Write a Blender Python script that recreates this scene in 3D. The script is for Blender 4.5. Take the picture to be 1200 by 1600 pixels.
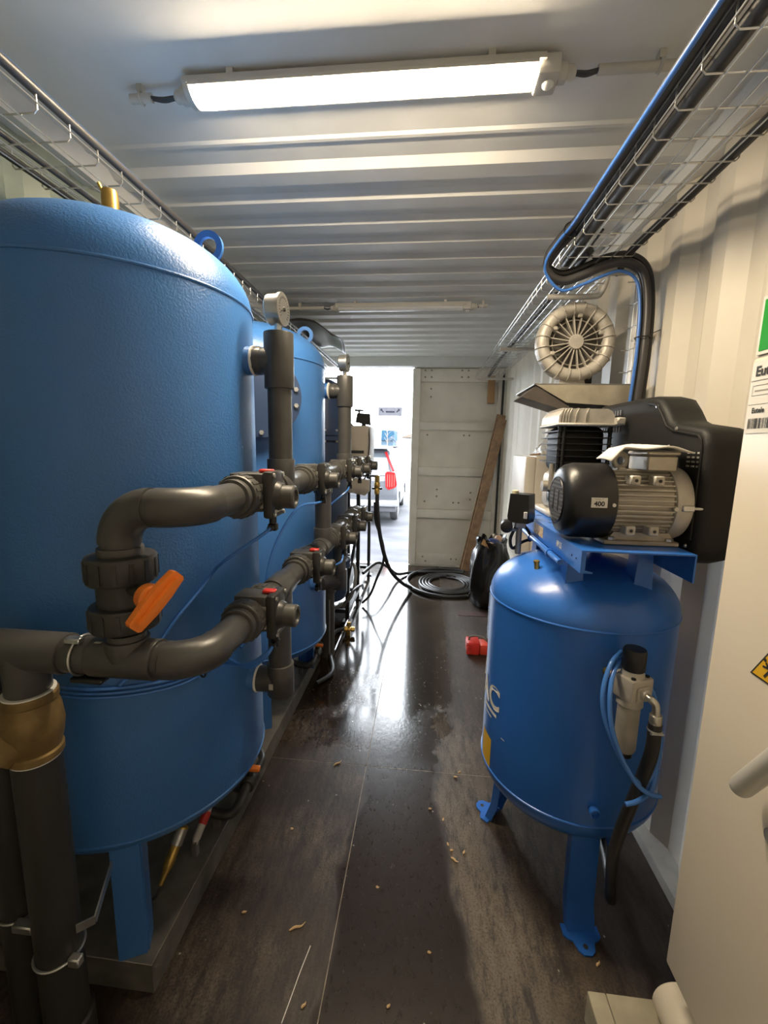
import bpy, bmesh, math, random
from mathutils import Vector, Matrix
random.seed(7)
PI = math.pi
for o in list(bpy.data.objects): bpy.data.objects.remove(o)
SC = bpy.context.scene
COL = SC.collection
# ---------------------------------------------------------------- camera
cam = bpy.data.cameras.new('camera'); cam_o = bpy.data.objects.new('camera', cam); COL.objects.link(cam_o)
cam.sensor_fit = 'HORIZONTAL'; cam.sensor_width = 36.0; cam.lens = 36.0 * 662.48 / 1200.0
cam.clip_start = 0.02; cam.clip_end = 500
pit, yaw, rol = -.1546, -.096, .0183
fw = Vector((math.sin(yaw)*math.cos(pit), math.cos(yaw)*math.cos(pit), math.sin(pit)))
rt = Vector((math.cos(yaw), -math.sin(yaw), 0)); up = rt.cross(fw)
r2 = rt*math.cos(rol) + up*math.sin(rol); u2 = up*math.cos(rol) - rt*math.sin(rol)
m = Matrix((r2, u2, -fw)).transposed().to_4x4(); m.translation = Vector((.205, 0, 1.587))
cam_o.matrix_world = m
SC.camera = cam_o
# ---------------------------------------------------------------- world: bright overcast winter sky
W = bpy.data.worlds.new('overcast'); SC.world = W; W.use_nodes = True
bg = W.node_tree.nodes['Background']; bg.inputs[0].default_value = (.88, .94, 1.0, 1); bg.inputs[1].default_value = 15.0
LAMP_STRENGTH = 128.0
LAMP_COLOR = (1.0, .825, .58, 1)
vs = SC.view_settings; vs.view_transform = 'Standard'; vs.look = 'None'; vs.gamma = 1.0; vs.exposure = 0.50
vs.use_curve_mapping = False
# ---------------------------------------------------------------- materials
MATS = {}
def mat(name, col, rough=.5, metal=0., var=.06, vscale=6., bump=0., bscale=60., rvar=0., spec=.5, trans=0., alpha=1., coat=0.):
    if name in MATS: return MATS[name]
    m = bpy.data.materials.new(name); m.use_nodes = True
    nt = m.node_tree; b = nt.nodes['Principled BSDF']
    b.inputs['Roughness'].default_value = rough; b.inputs['Metallic'].default_value = metal
    b.inputs['Specular IOR Level'].default_value = spec
    b.inputs['Transmission Weight'].default_value = trans
    b.inputs['Alpha'].default_value = alpha
    b.inputs['Coat Weight'].default_value = coat
    tc = nt.nodes.new('ShaderNodeTexCoord')
    if var > 0:
        n = nt.nodes.new('ShaderNodeTexNoise'); n.inputs['Scale'].default_value = vscale; n.inputs['Detail'].default_value = 5
        nt.links.new(tc.outputs['Object'], n.inputs['Vector'])
        r = nt.nodes.new('ShaderNodeValToRGB')
        r.color_ramp.elements[0].position = .3; r.color_ramp.elements[1].position = .7
        r.color_ramp.elements[0].color = tuple(c*(1-var*1.5) for c in col) + (1,)
        r.color_ramp.elements[1].color = tuple(min(1, c*(1+var)) for c in col) + (1,)
        nt.links.new(n.outputs['Fac'], r.inputs['Fac']); nt.links.new(r.outputs['Color'], b.inputs['Base Color'])
        if rvar:
            mr = nt.nodes.new('ShaderNodeMapRange'); mr.inputs['To Min'].default_value = max(0, rough-rvar); mr.inputs['To Max'].default_value = rough+rvar
            nt.links.new(n.outputs['Fac'], mr.inputs['Value']); nt.links.new(mr.outputs['Result'], b.inputs['Roughness'])
    else:
        b.inputs['Base Color'].default_value = tuple(col) + (1,)
    if bump:
        n2 = nt.nodes.new('ShaderNodeTexNoise'); n2.inputs['Scale'].default_value = bscale; n2.inputs['Detail'].default_value = 2
        nt.links.new(tc.outputs['Object'], n2.inputs['Vector'])
        bp = nt.nodes.new('ShaderNodeBump'); bp.inputs['Strength'].default_value = bump; bp.inputs['Distance'].default_value = .004
        nt.links.new(n2.outputs['Fac'], bp.inputs['Height']); nt.links.new(bp.outputs['Normal'], b.inputs['Normal'])
    MATS[name] = m
    return m
def emis(name, col, s):
    m = bpy.data.materials.new(name); m.use_nodes = True; b = m.node_tree.nodes['Principled BSDF']
    b.inputs['Base Color'].default_value = (.9, .9, .9, 1); b.inputs['Emission Color'].default_value = col; b.inputs['Emission Strength'].default_value = s
    MATS[name] = m; return m
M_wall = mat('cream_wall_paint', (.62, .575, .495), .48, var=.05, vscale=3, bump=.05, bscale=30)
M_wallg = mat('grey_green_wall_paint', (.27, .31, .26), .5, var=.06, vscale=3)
M_ceil = mat('grey_white_roof_paint', (.74, .735, .715), .45, var=.05, vscale=4, bump=.05, bscale=25)
M_door = mat('door_paint', (.64, .61, .56), .5, var=.05, vscale=5)
M_rail = mat('rail_paint', (.48, .46, .41), .5, var=.15, vscale=9)
M_gasket = mat('black_rubber', (.015, .015, .016), .55)
M_tank = mat('blue_textured_paint', (.046, .160, .430), .36, var=.05, vscale=3, bump=.30, bscale=170)
M_blue = mat('blue_gloss_paint', (.026, .140, .52), .3, var=.04, vscale=4, bump=.10, bscale=60)
M_navy = mat('navy_paint_and_shade', (.022, .045, .11), .4)
M_pvc = mat('dark_grey_pvc', (.060, .058, .055), .36, var=.10, vscale=14, bump=.04, bscale=150)
M_pvcd = mat('black_grey_pvc', (.028, .027, .025), .4, var=.10, vscale=14)
M_pvcv = mat('valve_grey_plastic', (.064, .062, .057), .42, var=.08, vscale=20)
M_orange = mat('orange_plastic', (.80, .20, .02), .4, var=.05)
M_red = mat('red_plastic', (.55, .03, .02), .4)
M_brass = mat('brass', (.55, .36, .10), .35, .9, var=.12, vscale=30, bump=.05, bscale=80)
M_oldbrass = mat('dull_bronze', (.22, .145, .055), .55, .5, var=.22, vscale=18, bump=.1, bscale=60)
M_steel = mat('galvanised_steel', (.55, .55, .54), .32, .9, var=.10, vscale=25)
M_gauge = mat('gauge_steel', (.62, .60, .55), .28, .9, var=.06)
M_white = mat('white_plastic', (.75, .74, .70), .45, var=.03)
M_lgrey = mat('light_grey_plastic', (.52, .50, .46), .5, var=.04)
M_dial = mat('dial_white', (.72, .70, .62), .5, var=.02)
M_black = mat('black_plastic', (.010, .010, .011), .36, var=.08, vscale=10, bump=.06, bscale=200)
M_blackm = mat('matt_black_plastic', (.011, .011, .011), .55, spec=.28, var=.1, vscale=8, bump=.1, bscale=250)
M_alu = mat('cast_aluminium', (.46, .43, .38), .48, .25, var=.12, vscale=18, bump=.12, bscale=120)
M_alud = mat('dull_aluminium', (.38, .35, .30), .45, .6, var=.15, vscale=15, bump=.1, bscale=100)
M_skid = mat('skid_steel', (.20, .19, .17), .5, .4, var=.25, vscale=10)
M_hose = mat('black_hose', (.018, .018, .019), .42)
M_hoseb = mat('blue_hose', (.05, .17, .55), .35, var=.03)
M_tubeb = mat('blue_air_tube', (.06, .20, .60), .25, var=.03)
M_cable = mat('dark_grey_cable', (.045, .043, .045), .45)
M_cab = mat('cream_cabinet_paint', (.66, .60, .50), .42, var=.02, vscale=2, bump=.03, bscale=200)
M_paper = mat('paper', (.72, .70, .66), .7, var=.03)
M_print = mat('black_print', (.02, .02, .02), .7, var=0)
M_yellow = mat('yellow_sticker', (.72, .42, .02), .5, var=.03)
M_green = mat('green_sign', (.02, .32, .04), .45, var=.03)
M_wood = mat('weathered_plank', (.24, .15, .085), .7, var=.25, vscale=14, bump=.2, bscale=40)
M_paleWood = mat('pale_board', (.33, .30, .22), .7, var=.15, vscale=10, bump=.15, bscale=40)
M_chip = mat('wood_chip', (.55, .38, .2), .8)
M_card = mat('cardboard', (.40, .24, .12), .8)
M_bag = mat('black_plastic_film', (.012, .012, .013), .22, bump=.5, bscale=14)
M_glassb = mat('dark_glass', (.03, .035, .04), .08)
M_clear = mat('clear_plastic_film', (.8, .78, .72), .2, alpha=.4, bump=.6, bscale=30)
M_beige = mat('beige_enclosure', (.42, .38, .32), .5, var=.04)
M_frame = mat('black_steel_frame', (.02, .02, .02), .4)
M_snow = mat('snow', (.80, .82, .85), .7, var=.06, vscale=.7)
# ---------------------------------------------------------------- mesh builder
WLOC = {}
def ortho(d):
    d = d.normalized(); a = Vector((0, 0, 1)) if abs(d.z) < .9 else Vector((1, 0, 0))
    x = d.cross(a).normalized(); return x, d.cross(x).normalized()
def spline(pts, n=8):
    P = [Vector(p) for p in pts]
    if len(P) < 3: return P
    out = []
    Q = [P[0]*2-P[1]] + P + [P[-1]*2-P[-2]]
    for i in range(1, len(Q)-2):
        for k in range(n):
            t = k/n; a, b, c, d = Q[i-1:i+3]
            out.append(.5*((2*b)+(c-a)*t+(2*a-5*b+4*c-d)*t*t+(3*b-a-3*c+d)*t**3))
    out.append(P[-1]); return out
class MB:
    def __init__(s): s.v = []; s.f = []
    def add(s, vs, fs):
        k = len(s.v); s.v += [Vector(v) for v in vs]; s.f += [tuple(i+k for i in f) for f in fs]; return s
    def box(s, x0, x1, y0, y1, z0, z1):
        return s.add([(x, y, z) for z in (z0, z1) for y in (y0, y1) for x in (x0, x1)],
                     [(0, 2, 3, 1), (4, 5, 7, 6), (0, 1, 5, 4), (2, 6, 7, 3), (0, 4, 6, 2), (1, 3, 7, 5)])
    def rbox(s, x0, x1, y0, y1, z0, z1, b=.01, seg=2):
        bm = bmesh.new(); bmesh.ops.create_cube(bm, size=1)
        for v in bm.verts: v.co = Vector(((x0+x1)/2+v.co.x*(x1-x0), (y0+y1)/2+v.co.y*(y1-y0), (z0+z1)/2+v.co.z*(z1-z0)))
        bmesh.ops.bevel(bm, geom=bm.edges[:], offset=b, segments=seg, affect='EDGES', profile=.5)
        bm.verts.index_update()
        s.add([v.co.copy() for v in bm.verts], [[v.index for v in f.verts] for f in bm.faces]); bm.free(); return s
    def bar(s, p0, p1, w, h, upv=(0, 0, 1)):
        p0, p1 = Vector(p0), Vector(p1); d = (p1-p0).normalized(); x = d.cross(Vector(upv))
        x = x.normalized() if x.length > 1e-5 else ortho(d)[0]; z = x.cross(d)
        vs = [p + x*(a*w/2) + z*(b*h/2) for p in (p0, p1) for a, b in ((-1, -1), (1, -1), (1, 1), (-1, 1))]
        return s.add(vs, [(3, 2, 1, 0), (4, 5, 6, 7), (0, 1, 5, 4), (1, 2, 6, 5), (2, 3, 7, 6), (3, 0, 4, 7)])
    def lathe(s, prof, o=(0, 0, 0), d=(0, 0, 1), n=32, caps=True, a0=0):
        o, d = Vector(o), Vector(d).normalized(); x, y = ortho(d)
        vs = []; fs = []
        for r, h in prof:
            for i in range(n):
                a = a0 + 2*PI*i/n; vs.append(o + d*h + (x*math.cos(a)+y*math.sin(a))*r)
        for k in range(len(prof)-1):
            for i in range(n):
                j = (i+1) % n; fs.append((k*n+i, k*n+j, (k+1)*n+j, (k+1)*n+i))
        if caps:
            fs.append(tuple(reversed(range(n)))); L = (len(prof)-1)*n; fs.append(tuple(range(L, L+n)))
        return s.add(vs, fs)
    def cyl(s, p0, p1, r, r1=None, n=24):
        p0, p1 = Vector(p0), Vector(p1); L = (p1-p0).length
        return s.lathe([(r, 0), (r if r1 is None else r1, L)], p0, p1-p0, n)
    def ccyl(s, p0, p1, r, b=.004, n=28):
        p0, p1 = Vector(p0), Vector(p1); L = (p1-p0).length
        return s.lathe([(r-b, 0), (r-b*.3, b*.3), (r, b), (r, L-b), (r-b*.3, L-b*.3), (r-b, L)], p0, p1-p0, n)
    def tube(s, pts, r, n=10, sm=0, caps=True):
        P = spline(pts, sm) if sm else [Vector(p) for p in pts]
        Q = [P[0]]
        for p in P[1:]:
            if (p-Q[-1]).length > 1e-5: Q.append(p)
        P = Q
        T = []
        for i in range(len(P)):
            a = P[max(0, i-1)]; b = P[min(len(P)-1, i+1)]; T.append((b-a).normalized())
        x, y = ortho(T[0]); vs = []; fs = []
        for i, p in enumerate(P):
            if i:
                x = (x - T[i]*x.dot(T[i]))
                x = x.normalized() if x.length > 1e-6 else ortho(T[i])[0]
                y = T[i].cross(x)
            rr = r(i/(len(P)-1)) if callable(r) else r
            for k in range(n):
                a = 2*PI*k/n; vs.append(p + (x*math.cos(a)+y*math.sin(a))*rr)
        for i in range(len(P)-1):
            for k in range(n):
                j = (k+1) % n; fs.append((i*n+k, i*n+j, (i+1)*n+j, (i+1)*n+k))
        if caps:
            fs.append(tuple(reversed(range(n)))); L = (len(P)-1)*n; fs.append(tuple(range(L, L+n)))
        return s.add(vs, fs)
    def prism(s, poly, o, ex, ey, depth):
        """polygon (u,v) on plane o+u*ex+v*ey, extruded by the vector depth"""
        o, ex, ey, dp = Vector(o), Vector(ex), Vector(ey), Vector(depth); n = len(poly)
        a = [o+ex*u+ey*v for u, v in poly]; b = [p+dp for p in a]
        return s.add(a+b, [tuple(reversed(range(n))), tuple(range(n, 2*n))] + [(i, (i+1) % n, n+(i+1) % n, n+i) for i in range(n)])
    def torus(s, c, d, R, r, n=32, m=10):
        c, d = Vector(c), Vector(d).normalized(); x, y = ortho(d); vs = []; fs = []
        for i in range(n):
            a = 2*PI*i/n; e = x*math.cos(a)+y*math.sin(a)
            for k in range(m):
                b = 2*PI*k/m; vs.append(c+e*(R+r*math.cos(b))+d*(r*math.sin(b)))
        for i in range(n):
            for k in range(m):
                fs.append((i*m+k, ((i+1) % n)*m+k, ((i+1) % n)*m+(k+1) % m, i*m+(k+1) % m))
        return s.add(vs, fs)
    def sphere(s, c, r, n=16, sc=(1, 1, 1)):
        c = Vector(c); pr = []; m_ = n//2
        vs = []; fs = []
        for k in range(m_+1):
            t = PI*k/m_
            for i in range(n):
                a = 2*PI*i/n; vs.append(c+Vector((math.sin(t)*math.cos(a)*r*sc[0], math.sin(t)*math.sin(a)*r*sc[1], math.cos(t)*r*sc[2])))
        for k in range(m_):
            for i in range(n):
                j = (i+1) % n; fs.append((k*n+i, (k+1)*n+i, (k+1)*n+j, k*n+j))
        return s.add(vs, fs)
    def xf(s, M_):
        s.v = [M_ @ v for v in s.v]; return s
    def build(s, name, m, parent=None, loc=None, smooth=40, fix=True):
        me = bpy.data.meshes.new(name)
        if parent is not None: base = WLOC[parent.name]
        else:
            if loc is None:
                xs = [v.x for v in s.v]; ys = [v.y for v in s.v]
                loc = ((min(xs)+max(xs))/2, (min(ys)+max(ys))/2, min(v.z for v in s.v))
            base = Vector(loc)
        me.from_pydata([v-base for v in s.v], [], s.f)
        bm = bmesh.new(); bm.from_mesh(me)
        bmesh.ops.remove_doubles(bm, verts=bm.verts, dist=1e-6)
        if fix: bmesh.ops.recalc_face_normals(bm, faces=bm.faces)
        bm.to_mesh(me); bm.free()
        for p in me.polygons: p.use_smooth = True
        me.set_sharp_from_angle(angle=math.radians(smooth))
        me.materials.append(m if not isinstance(m, str) else MATS[m])
        o = bpy.data.objects.new(name, me); COL.objects.link(o)
        if parent is not None: o.parent = parent; WLOC[o.name] = WLOC[parent.name]
        else: o.location = base; WLOC[o.name] = base
        return o
def tag(o, label=None, cat=None, group=None, kind=None):
    if label: o['label'] = label
    if cat: o['category'] = cat
    if group: o['group'] = group
    if kind: o['kind'] = kind
    return o
def thing(name, loc, label, cat, group=None):
    o = bpy.data.objects.new(name, None); COL.objects.link(o); o.location = loc; o.empty_display_size = .05
    WLOC[o.name] = Vector(loc); return tag(o, label, cat, group)
def struct(o): o['kind'] = 'structure'; return o
def copy_at(src, parent, loc):
    c = src.copy(); COL.objects.link(c); c.parent = parent; c.location = loc; WLOC[c.name] = WLOC[parent.name] if parent else Vector(loc); return c
def text_faces(txt, size, bold=0.0):
    cu = bpy.data.curves.new('t', 'FONT'); cu.body = txt; cu.size = size; cu.offset = bold; cu.align_x = 'CENTER'; cu.align_y = 'CENTER'; cu.resolution_u = 3
    ob = bpy.data.objects.new('t', cu); COL.objects.link(ob)
    dg = bpy.context.evaluated_depsgraph_get(); me = bpy.data.meshes.new_from_object(ob.evaluated_get(dg))
    vs = [v.co.copy() for v in me.vertices]; fs = [tuple(p.vertices) for p in me.polygons]
    bpy.data.objects.remove(ob); bpy.data.curves.remove(cu); bpy.data.meshes.remove(me)
    return vs, fs
def text_on(name, txt, size, fn, m, parent, bold=0.0, sx=1.0):
    """letters laid on a surface; fn maps (u,v) to a world point"""
    vs, fs = text_faces(txt, size, bold)
    b = MB(); b.add([fn(v.x*sx, v.y) for v in vs], fs); return b.build(name, m, parent, fix=False)
# ---------------------------------------------------------------- floor
def floor_material():
    m = bpy.data.materials.new('worn_wet_plywood'); m.use_nodes = True; nt = m.node_tree; N = nt.nodes; L = nt.links
    b = N['Principled BSDF']; geo = N.new('ShaderNodeNewGeometry'); sep = N.new('ShaderNodeSeparateXYZ'); L.new(geo.outputs['Position'], sep.inputs[0])
    def noise(scale, det=4, sc=(1, 1, 1), rough=.55):
        mp = N.new('ShaderNodeMapping'); mp.inputs['Scale'].default_value = sc; L.new(geo.outputs['Position'], mp.inputs['Vector'])
        n = N.new('ShaderNodeTexNoise'); n.inputs['Scale'].default_value = scale; n.inputs['Detail'].default_value = det; n.inputs['Roughness'].default_value = rough
        L.new(mp.outputs[0], n.inputs['Vector']); return n.outputs['Fac']
    def math_(op, a, c=None, cl=False):
        n = N.new('ShaderNodeMath'); n.operation = op; n.use_clamp = cl
        for i, q in enumerate((a, c)):
            if q is None: continue
            if isinstance(q, (int, float)): n.inputs[i].default_value = q
            else: L.new(q, n.inputs[i])
        return n.outputs[0]
    def smooth(v, a, c):
        n = N.new('ShaderNodeMapRange'); n.interpolation_type = 'SMOOTHSTEP'; n.inputs['From Min'].default_value = a; n.inputs['From Max'].default_value = c
        L.new(v, n.inputs['Value']); return n.outputs['Result']
    def mix(f, a, c):
        n = N.new('ShaderNodeMix'); n.data_type = 'RGBA'
        L.new(f, n.inputs['Factor'])
        for k, q in (('A', a), ('B', c)):
            s_ = [i for i in n.inputs if i.name == k and i.type == 'RGBA'][0]
            if isinstance(q, tuple): s_.default_value = q + (1,)
            else: L.new(q, s_)
        return [o for o in n.outputs if o.type == 'RGBA'][0]
    X, Y = sep.outputs[0], sep.outputs[1]
    grain = noise(7, 9, (3.2, .8, 1), .78); micro = noise(150, 3); patch = noise(2.6, 6); fine = noise(38, 4, (1.6, .8, 1)); wob = noise(5, 3)
    base = mix(smooth(math_('ADD', math_('MULTIPLY', grain, .75), math_('MULTIPLY', micro, .25)), .36, .66), (.013, .0078, .0055), (.046, .030, .020))
    worn = mix(smooth(fine, .3, .75), (.080, .060, .042), (.150, .122, .088))
    wmask = math_('MULTIPLY', math_('MULTIPLY', smooth(patch, .42, .66), smooth(grain, .34, .62)), smooth(micro, .25, .65))
    col = mix(wmask, base, worn)
    # damp dark strip along the middle of the aisle (stain with its own outline)
    wx = math_('ADD', X, math_('MULTIPLY', math_('SUBTRACT', wob, .5), .16))
    rightedge = math_('ADD', .30, math_('MULTIPLY', math_('MAXIMUM', math_('SUBTRACT', 1.5, Y), 0.), .24))
    dampl = smooth(wx, -.075, -.035)
    dd = math_('SUBTRACT', wx, rightedge); dampr = math_('SUBTRACT', 1., smooth(dd, -.02, .02))
    damp = math_('MULTIPLY', dampl, dampr)
    col = mix(damp, col, (.017, .0105, .0075))
    # light scuffed band right of the damp strip
    sc = math_('MULTIPLY', smooth(dd, .0, .03), math_('SUBTRACT', 1., smooth(dd, .12, .34)))
    scm = math_('MULTIPLY', math_('MULTIPLY', math_('MULTIPLY', sc, smooth(micro, .2, .6)), smooth(grain, .36, .58)), math_('SUBTRACT', 1., smooth(Y, 1.9, 2.6)))
    col = mix(math_('MULTIPLY', scm, .75), col, (.135, .108, .075))
    # rain water brought in through the door
    wetn = noise(3.2, 5); wet = math_('MULTIPLY', smooth(Y, 1.80, 2.35), smooth(math_('ADD', wetn, math_('MULTIPLY', smooth(Y, 2.0, 3.3), .40)), .42, .60))
    wetx = math_('MULTIPLY', wet, math_('SUBTRACT', 1., smooth(X, .28, .55)))
    wet2 = math_('MAXIMUM', wetx, math_('MULTIPLY', damp, .55))
    dark = math_('SUBTRACT', 1., math_('MULTIPLY', wetx, .45))
    hs = N.new('ShaderNodeHueSaturation'); L.new(col, hs.inputs['Color']); L.new(dark, hs.inputs['Value'])
    # white specks, the finer far layer being painted glints of water drops
    vo = N.new('ShaderNodeTexVoronoi'); vo.inputs['Scale'].default_value = 26; L.new(geo.outputs['Position'], vo.inputs['Vector'])
    spk = math_('MULTIPLY', math_('LESS_THAN', vo.outputs['Distance'], .10), math_('GREATER_THAN', noise(17, 2), .60))
    vo2 = N.new('ShaderNodeTexVoronoi'); vo2.inputs['Scale'].default_value = 70; L.new(geo.outputs['Position'], vo2.inputs['Vector'])
    spk2 = math_('MULTIPLY', math_('MULTIPLY', math_('LESS_THAN', vo2.outputs['Distance'], .16), math_('GREATER_THAN', noise(31, 2), .57)), smooth(Y, 1.9, 2.4))
    spk = math_('MAXIMUM', spk, math_('MULTIPLY', spk2, .7))
    L.new(mix(math_('MULTIPLY', spk, .8), hs.outputs['Color'], (.34, .32, .29)), b.inputs['Base Color'])
    rr = N.new('ShaderNodeMapRange'); rr.inputs['To Min'].default_value = .50; rr.inputs['To Max'].default_value = .11
    L.new(wet2, rr.inputs['Value'])
    sheen = math_('MULTIPLY', smooth(Y, 1.86, 2.05), math_('SUBTRACT', 1., smooth(X, .25, .5)))
    rbase = math_('SUBTRACT', rr.outputs['Result'], math_('MULTIPLY', math_('MULTIPLY', sheen, .22), math_('SUBTRACT', 1., wet2)))
    rfin = math_('ADD', rbase, math_('MULTIPLY', math_('MULTIPLY', math_('SUBTRACT', fine, .5), .22), math_('SUBTRACT', 1.1, wet2)))
    L.new(math_('MAXIMUM', rfin, .03), b.inputs['Roughness'])
    bp = N.new('ShaderNodeBump'); bp.inputs['Strength'].default_value = .35; bp.inputs['Distance'].default_value = .003
    L.new(math_('ADD', fine, math_('MULTIPLY', grain, .6)), bp.inputs['Height'])
    L.new(math_('SUBTRACT', .4, math_('MULTIPLY', math_('MAXIMUM', wetx, math_('MULTIPLY', damp, .75)), .355)), bp.inputs['Strength'])
    L.new(bp.outputs['Normal'], b.inputs['Normal'])
    return m
M_floor = floor_material()
fl = struct(MB().box(-1.25, 1.25, -.42, 5.62, -.14, -.030).build('floor', M_gasket))
for x0, x1 in ((-1.2, -.0445), (-.0415, 1.2)):
    for y0, y1 in ((-.4, 1.8895), (1.8925, 4.29), (4.293, 5.56)):
        MB().box(x0, x1, y0, y1, -.0299, 0).build('plywood_panel', M_floor, fl)
M_strip = mat('seam_sealant', (.26, .22, .17), .7, var=.3, vscale=40)
for a in ((-.0446, -.0414, -.3, 5.5, -.004, -.0006),):
    MB().box(*a).build('seam_strip', M_strip, fl)
for x0, x1 in ((-1.1, -.05), (-.038, 1.1)):
    MB().box(x0, x1, 1.8893, 1.8927, -.004, -.0006).build('seam_strip', M_strip, fl)
MB().rbox(.56, .83, 3.9, 4.02, .0004, .003, .001, 1).build('recessed_plate', mat('rusty_plate', (.045, .016, .010), .6, var=.3, vscale=30), fl)
# ---------------------------------------------------------------- corrugated walls, roof, end wall
def wall_profile(y0, y1, per=.278, depth=.036):
    pts = []; y = y0
    while y < y1:
        for dy, d in ((0, 0), (.072, 0), (.140, depth), (.210, depth)):
            if y+dy < y1: pts.append((y+dy, d))
        y += per
    pts.append((y1, 0)); return pts
for sgn, nm in ((-1, 'wall_left'), (1, 'wall_right')):
    pr = wall_profile(-.40 + (.07 if sgn > 0 else 0), 5.5)
    poly = [(y, 1.165+d) for y, d in pr] + [(y, 1.169+d+.004) for y, d in reversed(pr)]
    vs = []; n = len(pr)
    inner = [(sgn*(1.165+d), y) for y, d in pr]; outer = [(sgn*(1.171+d), y) for y, d in pr]
    b = MB()
    for z in (0.0, 2.70):
        b.v += [Vector((x, y, z)) for x, y in inner] + [Vector((x, y, z)) for x, y in outer]
    for i in range(n-1):
        b.f += [(i, i+1, 2*n+i+1, 2*n+i), (n+i, 3*n+i, 3*n+i+1, n+i+1), (i, n+i, n+i+1, i+1), (2*n+i, 2*n+i+1, 3*n+i+1, 3*n+i)]
    b.f += [(0, 2*n, 3*n, n), (n-1, 2*n-1, 4*n-1, 3*n-1)]
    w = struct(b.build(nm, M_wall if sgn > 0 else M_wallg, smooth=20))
    x0, x1 = sorted((sgn*1.118, sgn*1.26))
    struct(MB().box(x0, x1, -.42, 5.5, .0005, .045).build('baseboard_'+('left' if sgn < 0 else 'right'), M_rail))
    x0, x1 = sorted((sgn*1.135, sgn*1.26))
    struct(MB().box(x0, x1, -.42, 5.5, 2.60, 2.72).build('trim_5' if sgn < 0 else 'trim_6', M_ceil))
# roof: flat reinforcing plate near the end, then corrugations across the box
pr = [(-.42, 2.680), (1.18, 2.680), (1.315, 2.69), (1.685, 2.69), (1.697, 2.684), (1.712, 2.684), (1.722, 2.69)]
y = 1.815
pr.append((1.80, 2.69))
while y + .209 < 5.5:
    pr += [(y, 2.69), (y+.035, 2.668), (y+.118, 2.668), (y+.153, 2.69)]; y += .209
pr += [(5.62, 2.69)]
b = MB(); n = len(pr)
for x in (-1.24, 1.24):
    b.v += [Vector((x, yy, z)) for yy, z in pr] + [Vector((x, yy, z+.01)) for yy, z in pr]
for i in range(n-1):
    b.f += [(i, i+1, 2*n+i+1, 2*n+i), (n+i, 3*n+i, 3*n+i+1, n+i+1), (i, n+i, n+i+1, i+1), (2*n+i, 2*n+i+1, 3*n+i+1, 3*n+i)]
struct(b.build('ceiling', M_ceil, smooth=20))
struct(MB().box(-1.26, 1.26, -.47, -.40, -.1, 2.75).build('wall_back', M_wall))
# ---------------------------------------------------------------- door end
struct(MB().box(-1.26, 1.26, 5.50, 5.63, 2.575, 2.75).build('trim_1', M_ceil))
struct(MB().box(1.14, 1.26, 5.50, 5.63, -.05, 2.575).build('trim_2', M_rail))
struct(MB().box(-1.26, -1.14, 5.50, 5.63, -.05, 2.575).build('trim_3', M_rail))
struct(MB().box(-1.14, 1.14, 5.565, 5.66, -.10, .004).build('trim_4', M_rail))
dr = struct(thing('door_1', (.58, 5.60, .01), None, None))
MB().box(.02, 1.25, 5.632, 5.65, .006, 2.64).build('door_skin', M_door, dr)
MB().rbox(.005, .105, 5.575, 5.66, .012, 2.565, .006, 1).build('stile', M_door, dr)
MB().rbox(1.075, 1.128, 5.575, 5.66, .012, 2.565, .006, 1).build('stile', M_door, dr)
for z0, z1, yy in ((2.40, 2.565, 5.60), (1.80, 1.90, 5.572), (1.215, 1.325, 5.572), (.655, .77, 5.572), (.012, .175, 5.60)):
    MB().rbox(.105, 1.075, yy, 5.64, z0, z1, .008, 2).build('rail', M_door, dr)
rv = None
for x, z, yy in [(.16, 2.54, 5.598), (.24, 2.54, 5.598), (.16, 2.46, 5.598), (.24, 2.46, 5.598), (.62, 2.54, 5.598), (.70, 2.54, 5.598), (.62, 2.46, 5.598), (.70, 2.46, 5.598),
             (.24, 2.32, 5.631), (.24, 2.22, 5.631), (.21, 1.74, 5.631), (.68, 1.74, 5.631), (.75, 1.74, 5.631), (.36, 1.03, 5.631), (.36, .94, 5.631), (.80, 1.0, 5.631), (.8, .91, 5.631),
             (.2, .87, 5.631), (.58, .86, 5.631), (.65, .86, 5.631), (.2, .12, 5.598), (.24, .06, 5.598), (.58, .10, 5.598), (.65, .10, 5.598)]:
    if rv is None:
        rv = MB().lathe([(.012, 0), (.010, .006), (.004, .009)], (0, 0, 0), (0, -1, 0), 10).build('rivet', mat('rivet_grey', (.25, .23, .2), .5, .3), dr)
        proto = rv; proto.data.transform(Matrix.Translation(WLOC[dr.name])); proto.location = Vector((x, yy, z))-WLOC[dr.name]
    else: copy_at(proto, dr, Vector((x, yy, z))-WLOC[dr.name])
MB().rbox(1.118, 1.142, 5.53, 5.575, .01, 2.5, .006, 1).build('gasket', M_gasket, dr)
tag(MB().rbox(.945, 1.03, 5.560, 5.599, 2.14, 2.47, .003, 1).build('cardboard_strip', M_card), 'brown cardboard strip hanging high on the closed door beside the wire tray', 'cardboard')
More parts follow.
